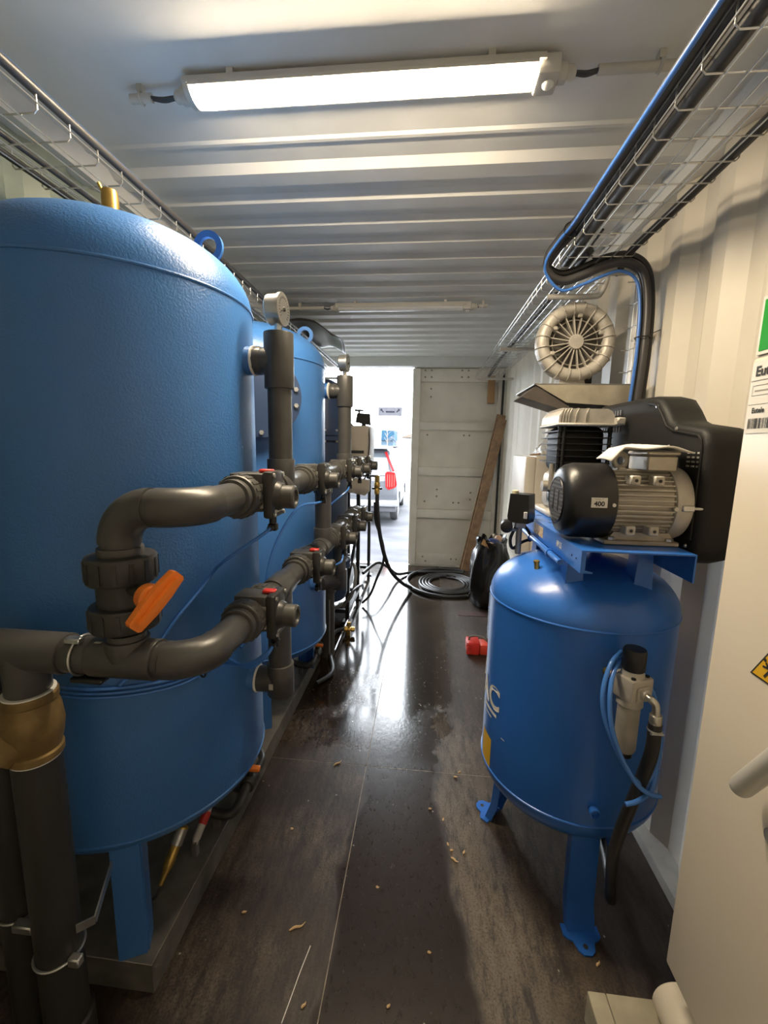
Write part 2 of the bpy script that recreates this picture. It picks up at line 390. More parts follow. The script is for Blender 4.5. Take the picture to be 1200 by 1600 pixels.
# ---------------------------------------------------------------- batten lights and their conduits
M_lit = emis('lit_diffuser', LAMP_COLOR, LAMP_STRENGTH)
M_unlit = mat('unlit_diffuser', (.80, .80, .80), .18, var=.02)
def half_profile(r, flat):
    """rounded diffuser section, open to the roof"""
    return [(r*math.cos(a), -r*.62*math.sin(a)) for a in [PI*i/14 for i in range(15)]]
def batten_light(x0, x1, y, z, lit, label, sensor=True):
    t = thing('batten_light', ((x0+x1)/2, y, z), label, 'light')
    r = .044
    MB().prism([(-.052, 0), (.052, 0), (.046, .020), (-.046, .020)], (x0-.02, y, z), (0, 1, 0), (0, 0, 1), (x1-x0+.04, 0, 0)).box(x0, x1, y-.052, y-.0465, z-.009, z).box(x0, x1, y+.0465, y+.052, z-.009, z).build('lamp_housing', M_lgrey, t)  # side lips added to keep lamp light off the roof
    b = MB(); sec = half_profile(r, 0)
    b.prism(sec, (x0, y, z-.0005), (0, 1, 0), (0, 0, 1), (x1-x0, 0, 0)).build('diffuser', M_lit if lit else M_unlit, t)
    for s, xe in ((-1, x0), (1, x1)):
        c = MB()
        w = .062 if s > 0 and sensor else .018
        if w > .03: c.rbox(xe+.0005, xe+w, y-.042, y+.042, z-.030, z+.022, .006, 2)
        else: c.prism([(q*1.06, h*1.06) for q, h in sec] + [(-.038, .018), (.038, .018)], (xe-.0005, y, z), (0, 1, 0), (0, 0, 1), (-w, 0, 0))
        cap = c.build('end_cap', M_lgrey, t)
        xx = xe+s*w
        MB().lathe([(.025, 0), (.025, .022), (.018, .026), (.018, .042), (.011, .05)], (xx, y, z-.003), (s, 0, 0), 20).build('cable_gland', M_lgrey, cap)
        if w > .03: MB().lathe([(.017, 0), (.016, .004), (.010, .009), (.003, .011)], (xe+.036, y-.002, z-.0305), (0, 0, -1), 20).build('motion_sensor', M_white, cap)
    for xm in (x0+.13, x1-.13):
        MB().box(xm-.010, xm+.010, y-.046, y+.046, z+.012, (2.6895 if y < 2 else 2.668)).build('mounting_clip', M_lgrey, t)
    return t
batten_light(-.545, .482, 1.437, 2.655, True, 'lit white batten light glowing warmly on the roof nearest the camera')
batten_light(-.50, .44, 3.42, 2.632, False, 'far unlit batten light on the roof towards the open door')
def conduit(x0, x1, y, z, label, r=.013):
    t = thing('conduit', ((x0+x1)/2, y, z), label, 'conduit')
    MB().cyl((x0, y, z), (x1, y, z), r, n=16).build('pipe', M_lgrey, t)
    k = max(1, int(abs(x1-x0)/.35)); xs = [x0+(x1-x0)*(i+.5)/k for i in range(k)]
    for xm in xs:
        cl = MB().torus((xm, y, z), (1, 0, 0), r+.002, .004, 16, 6).box(xm-.008, xm+.008, y-.012, y+.012, z+r, 2.689)
        cl.build('clip', M_lgrey, t)
conduit(-.760, -.690, 1.437, 2.655, 'short grey conduit stub left of the lit light')
conduit(.655, .99, 1.437, 2.655, 'grey conduit running from the lit light to the right wire tray')
conduit(-1.0, -.62, 3.42, 2.632, 'grey conduit left of the far unlit light')
conduit(.56, .62, 3.42, 2.632, 'short grey conduit stub right of the far unlit light')
for xa, xb, y, lab in ((-.612, -.692, 1.437, 'short grey cable between left conduit stub and the lit light'), (.592, .657, 1.437, 'short grey cable between lit light and right conduit'),
                       (-.565, -.622, 3.42, 'short grey cable left of the far unlit light'), (.548, .562, 3.42, 'short grey cable right of the far unlit light')):
    b = MB(); zc = 2.655 if y < 2 else 2.632
    for k in (-1, 0, 1): b.tube([(xa, y+k*.004, zc-.004), ((xa+xb)/2, y+k*.006, zc-.008), (xb, y+k*.004, zc-.001)], .0042, 8, 4)
    tag(b.build('lamp_cable', M_cable), lab, 'cable')
# ---------------------------------------------------------------- wire cable trays
TZ = 2.390
def wire_tray(xi, xo, y0, y1, yc, label):
    t = thing('wire_tray', ((xi+xo)/2, (y0+y1)/2, TZ), label, 'cable tray')
    w = .0022; s = 1 if xo > xi else -1; W_ = abs(xo-xi)
    xs = [xi+s*W_*k/6 for k in range(7)]
    for x in xs[1:6]: MB().cyl((x, y0, TZ-.004), (x, y1, TZ-.004), w, n=6).build('long_wire', M_steel, t)
    for x in (xi-s*.002, xo+s*.002):
        MB().cyl((x, y0, TZ+.052), (x, y1, TZ+.052), w*1.15, n=6).build('long_wire', M_steel, t)
        MB().cyl((x, y0, TZ+.022), (x, y1, TZ+.022), w, n=6).build('long_wire', M_steel, t)
    cr = None; y = yc
    while y > y0+.02: y -= .1
    y += .1
    while y < y1:
        if cr is None:
            cr = MB().tube([(xi, y, TZ+.056), (xi, y, TZ+.008), (xi+s*.008, y, TZ), (xo-s*.008, y, TZ), (xo, y, TZ+.008), (xo, y, TZ+.056)], w, 6).build('cross_wire', M_steel, t); yf = y
        else: copy_at(cr, t, (0, y-yf, 0))
        y += .1
    # wall brackets
    xw = s*1.168
    for yb in (.6, 2.12, 3.65, 5.15):
        if y0 < yb < y1: MB().rbox(min(xi, xw), max(xi, xw), yb-.018, yb+.018, TZ-.030, TZ-.0062, .003, 1).build('tray_bracket', M_lgrey, t)
    return t
wire_tray(.768, 1.044, -.35, 5.36, 1.008, 'galvanised wire cable tray along the right wall under the roof')
wire_tray(-.786, -1.062, -.35, 5.30, 1.103, 'galvanised wire cable tray along the left wall above the tanks')
def cable(name, pts, r, m, label, sm=6, group=None, cat='cable', n=10):
    return tag(MB().tube(pts, r, n, sm).build(name, m), label, cat, group)
# right tray: bundle on its inner edge, looping out and down the wall
run = [(-.33, 2.447), (.5, 2.447), (1.2, 2.449), (1.70, 2.449), (1.86, 2.452)]
def loop_path(dx, dz, dy=0., d2=None):
    d2 = dz if d2 is None else d2
    p = [(.762+dx, y, z+dz) for y, z in run]
    p += [(.735+dx*.8, 1.95+dy, 2.435+dz), (.700+dx*.5, 2.01+dy, 2.39+dz), (.708+dx*.2, 2.05+dy, 2.345+dz*1.2), (.775, 2.07+dy, 2.315+d2*1.4), (.86, 2.06+dy, 2.335+d2*1.4), (.945, 2.04+dy, 2.365+d2*1.4),
          (1.02+d2*.6, 2.03+dy, 2.372+d2*1.3), (1.085+d2*.9, 2.02+dy, 2.325+d2), (1.105+d2, 2.0+dy, 2.20+d2*.5), (1.105+d2, 1.985+dy, 2.0), (1.105+d2, 2.0+dy, 1.8), (1.105+d2, 2.02+dy, 1.55)]
    return p
cable('air_hose', loop_path(-.026, -.010, -.006, -.026), .0064, M_hoseb, 'light blue air hose below the dark cables looping off the right tray', 8, cat='hose')
cable('power_cable', loop_path(-.010, .004, -.004), .0155, M_cable, 'dark grey power cable looping off the right tray above the blue hose', 8)
cable('power_cable', loop_path(.018, .002, .010), .015, M_cable, 'second dark grey power cable inside the loop off the right tray', 8)
cable('power_cable', loop_path(.004, .030, .018), .014, M_hose, 'black power cable on top of the bundle looping off the right tray', 8)
cable('tray_cable', [(.80, -.33, 2.412), (.803, .7, 2.412), (.80, 1.95, 2.412), (.803, 2.15, 2.412)], .019, M_hose, 'thick black cable ending in the right tray behind the hanging loop', 4)
cable('tray_cable', [(.86, 2.0, 2.411), (.862, 3.2, 2.411), (.865, 4.3, 2.411), (.90, 5.2, 2.411)], .017, M_cable, 'dark cable in the far part of the right tray', 4)
cable('tray_cable', [(1.028, -.33, 2.408), (1.024, .8, 2.408), (1.028, 1.6, 2.408), (1.026, 2.0, 2.408), (1.03, 2.1, 2.38)], .015, M_hose, 'black cable along the wall side of the right tray', 4)
cable('tray_cable', [(.835, 1.80, 2.401), (.85, 1.98, 2.401), (.93, 2.08, 2.405), (1.02, 2.1, 2.42), (1.03, 2.14, 2.36)], .0045, M_hose, 'thin loose black wire crossing the right tray', 6)
for p, d, lab in (((.752, 1.90, 2.450), (0, 1, -.1), 'black cable tie where the bundle leaves the right tray'), ((1.102, 1.990, 2.06), (0, 0, 1), 'black cable tie on the bundle hanging down the right wall')):
    tag(MB().torus(p, d, .030, .0025, 24, 6).tube([Vector(p)+Vector((.0, -.03, 0)), Vector(p)+Vector((.045, -.05, .02))], .0018, 6).build('cable_tie', M_black), lab, 'cable tie')
# left tray cables
cable('tray_cable', [(-.798, -.33, 2.460), (-.795, 1.2, 2.458), (-.80, 2.5, 2.459), (-.797, 4.9, 2.458)], .0058, M_hoseb, 'blue hose clipped on top of the left tray edge', 4, cat='hose')
cable('tray_cable', [(-.790, -.33, 2.444), (-.788, 1.2, 2.442), (-.790, 2.5, 2.443), (-.79, 4.9, 2.442)], .0125, M_cable, 'dark grey cable below the blue hose on the left tray edge', 4)
cable('tray_cable', [(-1.045, -.33, 2.404), (-1.04, 1.2, 2.404), (-1.045, 2.5, 2.404), (-1.04, 5.0, 2.404)], .011, M_hose, 'black cable along the wall side of the left tray', 4)
cable('tray_cable', [(-1.0, -.33, 2.402), (-.97, .9, 2.402), (-.965, 1.9, 2.402), (-.98, 5.0, 2.402)], .008, M_cable, 'dark cable lying in the middle of the left tray', 4)
# vertical wire tray behind the bundle
t = thing('wire_tray', (1.12, 2.12, 1.3), 'narrow vertical wire tray on the right wall behind the hanging cables', 'cable tray')
for y in (2.06, 2.10, 2.14, 2.18): MB().cyl((1.135, y, 1.3), (1.135, y, 2.37), .0022, n=6).build('long_wire', M_steel, t)
cw = None
for k in range(11):
    z = 1.35+.1*k
    if cw is None: cw = MB().tube([(1.10, 2.055, z), (1.13, 2.055, z), (1.13, 2.185, z), (1.10, 2.185, z)], .0022, 6).build('cross_wire', M_steel, t)
    else: copy_at(cw, t, (0, 0, .1*k))
for z in (1.5, 2.1): MB().rbox(1.1375, 1.166, 2.07, 2.17, z-.015, z+.015, .002, 1).build('wall_bracket', M_lgrey, t)
# grey trunking arm across the right tray
b = MB().tube([(.80, 2.40, 2.360), (1.02, 2.40, 2.360), (1.06, 2.39, 2.375), (1.075, 2.37, 2.44), (1.075, 2.36, 2.52)], .014, 10, 5)
tag(b.build('conduit', M_lgrey), 'grey bent conduit passing beneath the right tray', 'conduit')
# dark folded sheet lying on the far end of the left tray
b = MB(); nx, ny = 14, 16; vs = []
for i in range(nx+1):
    for j in range(ny+1):
        u, v = i/nx, j/ny
        x = -.98+.46*u; y = 3.25+.85*v
        z = 2.455+.05*math.sin(PI*u)**.7*(.6+.5*math.sin(3.1*v*2+u*2)) + .012*math.sin(9*v+5*u) - (.05*max(0, u-.72)/.28)
        vs.append((x+.03*math.sin(5*v), y, z))
b.add(vs, [(i*(ny+1)+j, i*(ny+1)+j+1, (i+1)*(ny+1)+j+1, (i+1)*(ny+1)+j) for i in range(nx) for j in range(ny)])
o = b.build('folded_sheet', mat('dark_brown_sheet', (.05, .038, .03), .4, bump=.3, bscale=12), smooth=80)
so = o.modifiers.new('thick', 'SOLIDIFY'); so.thickness = .006
tag(o, 'dark brown folded plastic sheet lying on the far end of the left tray', 'sheet')
# ---------------------------------------------------------------- left side: skid, tanks
XM = -.26
sk = thing('tank_skid', (-.84, 1.95, 0), 'long grey steel skid under the two big blue tanks', 'skid')
MB().rbox(-1.145, -.532, .935, 2.90, .092, .100, .002, 1).build('deck_plate', M_skid, sk)
for x0, x1 in ((-.537, -.532), (-1.145, -1.140)): MB().box(x0, x1, .936, 2.899, .0005, .0918).build('side_rail', M_skid, sk)
for y0 in (.936, 1.8, 2.893): MB().box(-1.139, -.5375, y0, y0+.006, .0005, .0918).build('cross_rail', M_skid, sk)
TR = .395
def tank_shell():
    pr = []
    for i in range(10): a = PI/2*i/9; pr.append((TR*math.sin(a)+1e-4, .49-.115*math.cos(a)))
    pr += [(TR, .6), (TR, 1.0), (TR, 1.5), (TR, 1.9)]
    for i in range(15): a = PI/2*i/14; pr.append((TR*max(0., math.cos(a))**.82+1e-4, 2.0+.205*math.sin(a)))
    return pr
def blue_tank(cx, cy, label, relief, nozz):
    t = thing('pressure_tank', (cx, cy, .1), label, 'tank', 'blue pressure tanks on the skid')
    sh = MB().lathe(tank_shell(), (cx, cy, 0), (0, 0, 1), 96).build('shell', M_tank, t)
    for z, r in ((2.0, .0045), (.49, .004)): MB().torus((cx, cy, z), (0, 0, 1), TR, r, 96, 8).build('weld_bead', M_tank, sh)
    for az in (-65.7, 54.3, 174.3):
        a = math.radians(az); n = Vector((math.cos(a), math.sin(a), 0)); q = Vector((-n.y, n.x, 0)); c = Vector((cx, cy, 0))+n*(TR-.012)
        b = MB()
        f0 = c-q*.037; f1 = c+q*.037
        b.bar(Vector((f0+f1)/2)+Vector((0, 0, .1005)), Vector((f0+f1)/2)+Vector((0, 0, .53)), .074, .008, n)
        b.bar(f1-n*.034+Vector((0, 0, .1005)), f1-n*.034+Vector((0, 0, .50)), .008, .060, n)
        b.build('leg', M_tank, t)
    for az in (0, 180):
        a = math.radians(az); ex = cx+.300*math.cos(a)
        pts = []; b = MB(); R, r, n = .044, .026, 28
        vs = []
        for yy in (cy-.006, cy+.006):
            for rad in (R, r):
                for i in range(n): w = 2*PI*i/n; vs.append((ex+rad*math.cos(w), yy, 2.158+rad*math.sin(w)))
        fs = []
        for i in range(n):
            j = (i+1) % n
            fs += [(i, j, n+j, n+i), (2*n+i, 3*n+i, 3*n+j, 2*n+j), (i, 2*n+i, 2*n+j, j), (n+i, n+j, 3*n+j, 3*n+i)]
        b.add(vs, fs).build('lifting_eye', M_tank, t)
    if relief:
        rvp = MB().lathe([(.012, 2.195), (.012, 2.238), (.021, 2.240), (.023, 2.262), (.023, 2.300), (.021, 2.318), (.014, 2.322)], (cx, cy, 0), (0, 0, 1), 20).build('relief_valve', M_brass, t)
        MB().lathe([(.017, 2.205), (.017, 2.236)], (cx, cy, 0), (0, 0, 1), 6).build('hex_base', M_steel, rvp)
        MB().cyl((cx-.012, cy-.012, 2.31), (cx-.020, cy-.018, 2.332), .005, n=8).build('pull_pin', M_brass, rvp)
    for z, yy in nozz:
        nz = MB().lathe([(.049, .004), (.044, .012), (.042, .040)], (cx+math.sqrt(TR*TR-(yy-cy)**2)-.02, yy, z), (1, 0, 0), 28).build('nozzle', M_tank, t)
        MB().lathe([(.0455, 0), (.0455, .005), (.042, .007)], (cx+math.sqrt(TR*TR-(yy-cy)**2)+.0205, yy, z), (1, 0, 0), 28).build('seal_tape', M_white, nz)
    return t
blue_tank(-.755, 1.30, 'nearest big blue tank filling the left side, with brass relief valve on its dome', True, ((1.842, 1.335), (.800, 1.29)))
t2 = blue_tank(-.755, 2.31, 'second big blue tank standing behind the nearest one', False, ((1.885, 2.405), (.84, 2.19)))
# manway on the second tank; navy puts its shaded side into the colour
def manway(t, cx, cy, az, z, R, depth, m=M_navy, nb=14):
    a = math.radians(az); n = Vector((math.cos(a), math.sin(a), 0)); o = Vector((cx, cy, z))+n*(TR-.03)
    mw = MB().lathe([(R*.78, 0), (R*.78, depth-.05), (R, depth-.05), (R, depth-.026), (R*.97, depth-.024), (R*.97, depth-.022), (R, depth-.020), (R, depth), (R*.5, depth+.004), (.001, depth+.005)], o, n, 48).build('manway', m, t)
    q = Vector((-n.y, n.x, 0)); bp = None
    for i in range(nb):
        w = 2*PI*(i+.5)/nb; p = o+q*(R*.88*math.cos(w))+Vector((0, 0, R*.88*math.sin(w)))
        if bp is None:
            bp = MB().lathe([(.011, -.066), (.011, -.050), (.006, -.050), (.006, 0), (.011, 0), (.011, .012)], p+n*depth, n, 6).build('bolt', M_steel, mw); p0 = p
        else: copy_at(bp, mw, p-p0)
manway(t2, -.755, 2.31, -63, 1.80, .185, .095)
# ---------------------------------------------------------------- pipework manifold
PR = .0375
mf = thing('pipe_manifold', (XM, 1.4, .8), 'dark grey plastic pipe manifold with two runs of valves in front of the tanks', 'pipework')
ZU, ZL = 1.455, 1.125
def pipe(p0, p1, r=PR, m=M_pvc, name='pipe', par=mf): return MB().cyl(p0, p1, r, n=32).build(name, m, par)
def sock(p0, p1, r=PR+.0055, m=M_pvc, name='socket', par=mf): return MB().ccyl(p0, p1, r, .002, 32).build(name, m, par)
def bend(c0, c1, c2, r=PR+.003, name='elbow', m=M_pvc, par=mf, k=10):
    """quarter bend from c0 via corner c1 to c2"""
    c0, c1, c2 = map(Vector, (c0, c1, c2)); u = c0-c1; v = c2-c1
    ctr = c1+u+v; pts = []
    for i in range(k+1):
        a = PI/2*i/k; pts.append(ctr - v*math.cos(a) - u*math.sin(a))
    return MB().tube(pts, r, 32).build(name, m, par)
def union_nut(p0, p1, r=.056, par=mf, m=M_pvcv, ribs=18):
    p0, p1 = Vector(p0), Vector(p1); d = (p1-p0); L = d.length; d.normalize(); x, y = ortho(d)
    b = MB().lathe([(r-.010, 0), (r-.002, .002), (r, .006), (r, L-.006), (r-.003, L-.001), (r-.012, L)], p0, d, 36)
    for i in range(ribs):
        a = 2*PI*i/ribs; e = x*math.cos(a)+y*math.sin(a); tdir = d.cross(e)
        c = p0+d*(L*.5)+e*r
        b.bar(c-d*(L*.36), c+d*(L*.36), .008, .003, e)
    return b.build('union_nut', m, par)
def air_valve(y, z, red=True, x=XM):
    """pneumatic ball valve in a run along Y, actuator cap facing the aisle"""
    v = MB().lathe([(.044, -.050), (.047, -.040), (.047, .040), (.044, .050)], (x, y, z), (0, 1, 0), 32).rbox(x-.040, x+.050, y-.036, y+.036, z-.044, z+.056, .006, 2).build('valve', M_pvcv, mf)
    for s in (-1, 1):
        union_nut((x, y+s*.042, z), (x, y+s*.086, z), .055, v)
        MB().ccyl((x, y+s*.087, z), (x, y+s*.108, z), PR+.008, .002, 32).build('end_collar', M_pvcv, v)
    c = MB().rbox(x+.051, x+.078, y-.044, y+.044, z-.060, z+.062, .007, 2)
    c.lathe([(.040, 0), (.036, .012), (.031, .018)], (x+.075, y, z-.004), (1, 0, 0), 28)
    cp = c.build('actuator_cover', M_pvcd, v)
    MB().lathe([(.031, 0), (.031, .030), (.027, .034), (.020, .034), (.018, .028), (.001, .028)], (x+.092, y, z-.006), (1, 0, 0), 28).build('cap', M_pvcv, cp)
    for dy in (-.034, .034):
        for dz in (-.050, .052): MB().cyl((x+.0785, y+dy, z+dz), (x+.083, y+dy, z+dz), .006, n=8).build('screw', M_steel, cp)
    MB().box(x+.0785, x+.0795, y-.030, y+.030, z-.046, z-.038).build('label_strip', M_lgrey, cp)
    MB().box(x+.016, x+.0505, y-.037, y-.0365, z-.034, z+.030).build('rating_plate', M_lgrey, v)
    if red: MB().rbox(x+.030, x+.066, y-.012, y+.012, z+.0565, z+.066, .003, 1).build('position_indicator', M_red, v)
    f = MB().cyl((x+.062, y, z-.0605), (x+.062, y, z-.078), .010, n=12).rbox(x+.050, x+.074, y-.010, y+.010, z-.098, z-.078, .003, 1)
    f.cyl((x+.062, y-.01, z-.088), (x+.062, y-.026, z-.088), .008, n=12).build('air_fitting', M_black, v)
def tee_y(y, z, up, L=.062):
    """tee in a run along Y with a vertical branch"""
    b = MB().ccyl((XM, y-L, z), (XM, y+L, z), PR+.006, .002, 32)
    b.ccyl((XM, y, z), (XM, y, z+(up*.085)), PR+.006, .002, 32).build('tee', M_pvc, mf)
def gauge(x, y, z, par=mf):
    """glycerine gauge, dial facing the aisle and the camera"""
    n = Vector((1, -.08, 0)).normalized()
    MB().cyl((x, y, z), (x, y, z+.026), .012, n=6).build('gauge_stem', M_gauge, par)
    c = Vector((x, y, z+.022+.046))
    g = MB().lathe([(.001, -.030), (.040, -.030), (.044, -.026), (.044, .008), (.048, .010), (.048, .018), (.042, .019)], c, n, 40).build('pressure_gauge', M_gauge, par)
    MB().lathe([(.042, .0185), (.001, .0190)], c, n, 40, caps=False).build('dial', M_dial, g)
    q = Vector((-n.y, n.x, 0)); u = Vector((0, 0, 1))
    b = MB()
    for i in range(19):
        a = math.radians(225-270*i/18); e = q*math.cos(a)+u*math.sin(a)
        b.bar(c+n*.0195+e*.030, c+n*.0195+e*.036, .0018, .0006, n)
    b.build('dial_marks', M_print, g)
    a = math.radians(205); e = q*math.cos(a)+u*math.sin(a)
    MB().bar(c+n*.021-e*.010, c+n*.021+e*.029, .0032, .0008, n).build('needle', M_print, g)
    MB().lathe([(.007, .019), (.006, .024)], c, n, 12).build('needle_hub', M_print, g)
# --- near end: bends, hand valve
YN = .80; XN = -.420
bend((XM, YN+.075, ZU), (XM, YN, ZU), (XM-.075, YN, ZU))
pipe((XM-.0745, YN, ZU), (XN+.075, YN, ZU))
bend((XN+.075, YN, ZU), (XN, YN, ZU), (XN, YN, ZU-.075))
pipe((XN, YN, ZU-.0745), (XN, YN, 1.345)); sock((XN, YN, 1.3455), (XN, YN, 1.372), PR+.006)
hv = MB().lathe([(.040, 1.19), (.050, 1.195), (.050, 1.345), (.040, 1.35)], (XN, YN, 0), (0, 0, 1), 32).build('hand_valve', M_pvcd, mf)
union_nut((XN, YN, 1.298), (XN, YN, 1.356), .067, hv, M_pvcd, 14); union_nut((XN, YN, 1.198), (XN, YN, 1.250), .067, hv, M_pvcd, 14)
# orange lever
hd = Vector((.85, -.53, 0)).normalized(); hq = Vector((-hd.y, hd.x, 0)); hc = Vector((XN, YN, 1.290))+hd*.05
st = MB().cyl(hc-hd*.01, hc+hd*.068, .014, n=16).build('stem', M_pvcd, hv)
hc = hc+hd*.042; lv = Vector((hq.x*.72, hq.y*.72, .69)).normalized(); lw = hd.cross(lv)
poly = [(-.062, -.009), (-.058, -.014), (-.02, -.018), (.02, -.018), (.058, -.014), (.062, -.009), (.062, .009), (.058, .014), (.02, .018), (-.02, .018), (-.058, .014), (-.062, .009)]
b = MB().prism(poly, hc+hd*.044, lv, lw, hd*.018); b.lathe([(.026, 0), (.026, .022), (.022, .026)], hc+hd*.020, hd, 24)
b.bar(hc+hd*.066-lv*.05, hc+hd*.066+lv*.05, .010, .014, hd)
b.build('lever_handle', M_orange, hv, smooth=30)
pipe((XN, YN, ZL+.02), (XN, YN, 1.185)); sock((XN, YN, ZL+.005), (XN, YN, 1.172), PR+.006)
# lower run near end
sock((XN-.075, YN, ZL), (XN+.070, YN, ZL), PR+.006, name='tee')
pipe((XN+.0705, YN, ZL), (XM-.075, YN, ZL))
bend((XM-.075, YN, ZL), (XM, YN, ZL), (XM, YN+.075, ZL))
MB().box(XN-.060, XN-.046, YN-.022, YN-.010, ZL+.0395, ZL+.0405).build('rating_tag', M_lgrey, mf)
sock((-.560, YN, ZL), (XN-.0755, YN, ZL), PR+.002)
big = .044
sock((-.83, YN, ZL), (-.5605, YN, ZL), big, name='large_tee')
sock((-.668, YN, ZL-.095), (-.668, YN, ZL), big, name='tee_branch')
band = MB().torus((XN-.105, YN, ZL), (1, 0, 0), PR+.005, .003, 32, 6); band.rbox(XN-.125, XN-.09, YN-.028, YN-.010, ZL+.036, ZL+.048, .002, 1).build('hose_clamp', M_steel, mf)
MB().rbox(XN-.13, XN-.055, YN-.02, YN+.02, ZL-.060, ZL-.047, .004, 1).build('pipe_saddle', M_black, mf)
# brass check valve and drop pipe
XD = -.668
cv = MB().lathe([(.050, .868), (.054, .872), (.054, .886), (.050, .890), (.056, .915), (.060, .945), (.056, .985), (.050, 1.005), (.054, 1.008), (.054, 1.022), (.050, 1.026)], (XD, YN, 0), (0, 0, 1), 36).build('check_valve', M_oldbrass, mf)
cd = Vector((-.45, -.60, -.60)).normalized()
MB().lathe([(.044, 0), (.044, .062), (.036, .064), (.036, .082), (.018, .084), (.018, .092), (.001, .092)], Vector((XD, YN, .945)), cd, 28).build('cover', M_oldbrass, cv)
for z in (.866, 1.0265): MB().lathe([(.0505, 0), (.0505, .003)], (XD, YN, z), (0, 0, 1), 32).build('seal_tape', M_white, cv)
pipe((XD, YN, .012), (XD, YN, .866), .049, M_pvcd, 'drop_pipe'); sock((XD, YN, .0005), (XD, YN, .12), .058, M_pvcd)
clp = MB().torus((XD, YN, .33), (0, 0, 1), .052, .0035, 32, 6).rbox(XD+.045, XD+.075, YN-.03, YN-.010, .318, .342, .003, 1)
clp.build('pipe_clamp', M_steel, mf)
MB().bar((XD+.055, YN-.005, .40), (XD+.085, YN+.02, .40), .004, .022).bar((XD+.085, YN+.02, .40), (-.625, .935, .43), .004, .022, (0, 0, 1)).build('clamp_strap', M_steel, mf)
# second drop pipe at the frame's left edge
dp = thing('drop_pipe', (-.83, .84, 0), 'black drop pipe at the far left edge beside the brass check valve pipe', 'pipe')
pipe((-.83, .86, .0005), (-.83, .86, .90), .047, M_pvcd, 'pipe', dp); sock((-.83, .86, .80), (-.83, .86, .93), .058, M_pvcd, 'coupling', dp)
union_nut((-.83, .86, .93), (-.83, .86, 1.0), .064, dp, M_black)
MB().torus((-.83, .86, .36), (0, 0, 1), .050, .0035, 32, 6).rbox(-.80, -.745, .80, .825, .35, .372, .003, 1).build('pipe_clamp', M_steel, dp)
# --- upper run
pipe((XM, YN+.0745, ZU), (XM, .975, ZU)); air_valve(1.085, ZU)
pipe((XM, 1.19, ZU), (XM, 1.27, ZU)); tee_y(1.335, ZU, 1)
pipe((XM, 1.3975, ZU), (XM, 1.535, ZU)); air_valve(1.645, ZU, False)
tee_y(1.895, ZU, -1, .075); pipe((XM, 1.75, ZU), (XM, 1.82, ZU)); pipe((XM, 1.97, ZU), (XM, 2.15, ZU)); air_valve(2.245, ZU, False)
tee_y(2.415, ZU, 1); air_valve(2.585, ZU, False); pipe((XM, 2.69, ZU), (XM, 2.86, ZU)); air_valve(2.97, ZU, False); sock((XM, 3.08, ZU), (XM, 3.12, ZU), PR+.008, name='end_cap')
# risers to the tops of the tanks
for yr, zt in ((1.335, 1.842), (2.415, 1.885)):
    pipe((XM, yr, ZU+.085), (XM, yr, zt-.07)); b = MB().ccyl((XM, yr, zt-.085), (XM, yr, zt+.082), PR+.008, .002, 32)
    b.ccyl((XM-.075, yr, zt), (XM, yr, zt), PR+.002, .002, 32); b.lathe([(.041, 0), (.043, .004), (.043, .026), (.041, .03)], (XM-.083, yr, zt), (1, 0, 0), 10).build('tee', M_pvc, mf)
    gauge(XM, yr, zt+.0825)
    MB().lathe([(.024, 0), (.018, .004)], (XM, yr, zt+.082), (0, 0, 1), 16).build('reducer', M_pvcd, mf)
# --- lower run
pipe((XM, YN+.0745, ZL), (XM, .975, ZL)); air_valve(1.085, ZL)
pipe((XM, 1.19, ZL), (XM, 1.228, ZL)); tee_y(1.29, ZL, -1); pipe((XM, 1.3525, ZL), (XM, 1.45, ZL)); air_valve(1.56, ZL)
pipe((XM, 1.665, ZL), (XM, 1.815, ZL)); sock((XM, 1.70, ZL), (XM, 1.735, ZL), PR+.010); tee_y(1.895, ZL, 1, .080)
pipe((XM, 1.895, ZL+.085), (XM, 1.895, ZU-.085), name='link_pipe')
pipe((XM, 1.976, ZL), (XM, 2.0, ZL)); air_valve(2.09, ZL, False); tee_y(2.26, ZL, -1, .06); air_valve(2.43, ZL, False); pipe((XM, 2.535, ZL), (XM, 2.65, ZL)); air_valve(2.76, ZL, False); sock((XM, 2.868, ZL), (XM, 2.90, ZL), PR+.008, name='end_cap')
for yr, zb, cy in ((1.29, .800, 1.30), (2.26, .84, 2.31)):
    pipe((XM, yr, zb+.055), (XM, yr, ZL-.085)); yo = yr if cy < 2 else 2.19
    b = MB().ccyl((XM, yr, zb-.048), (XM, yr, zb+.062), PR+.007, .003, 32); b.ccyl((XM-.082, yo, zb), (XM, yr, zb), PR+.005, .002, 32); b.build('elbow', M_pvc, mf)
    MB().lathe([(.010, -.058), (.016, -.048)], (XM, yr, zb), (0, 0, 1), 10).build('drain_plug', M_pvcd, mf)
    MB().box(XM-.024, XM-.010, yr-PR-.0085, yr-PR-.0075, zb-.012, zb+.008).build('rating_tag', M_lgrey, mf)
sp = MB().tube([(-.36, 1.41, ZU+.018), (-.30, 1.41, ZU+.018)], .020, 16).build('branch_stub', M_pvc, mf)
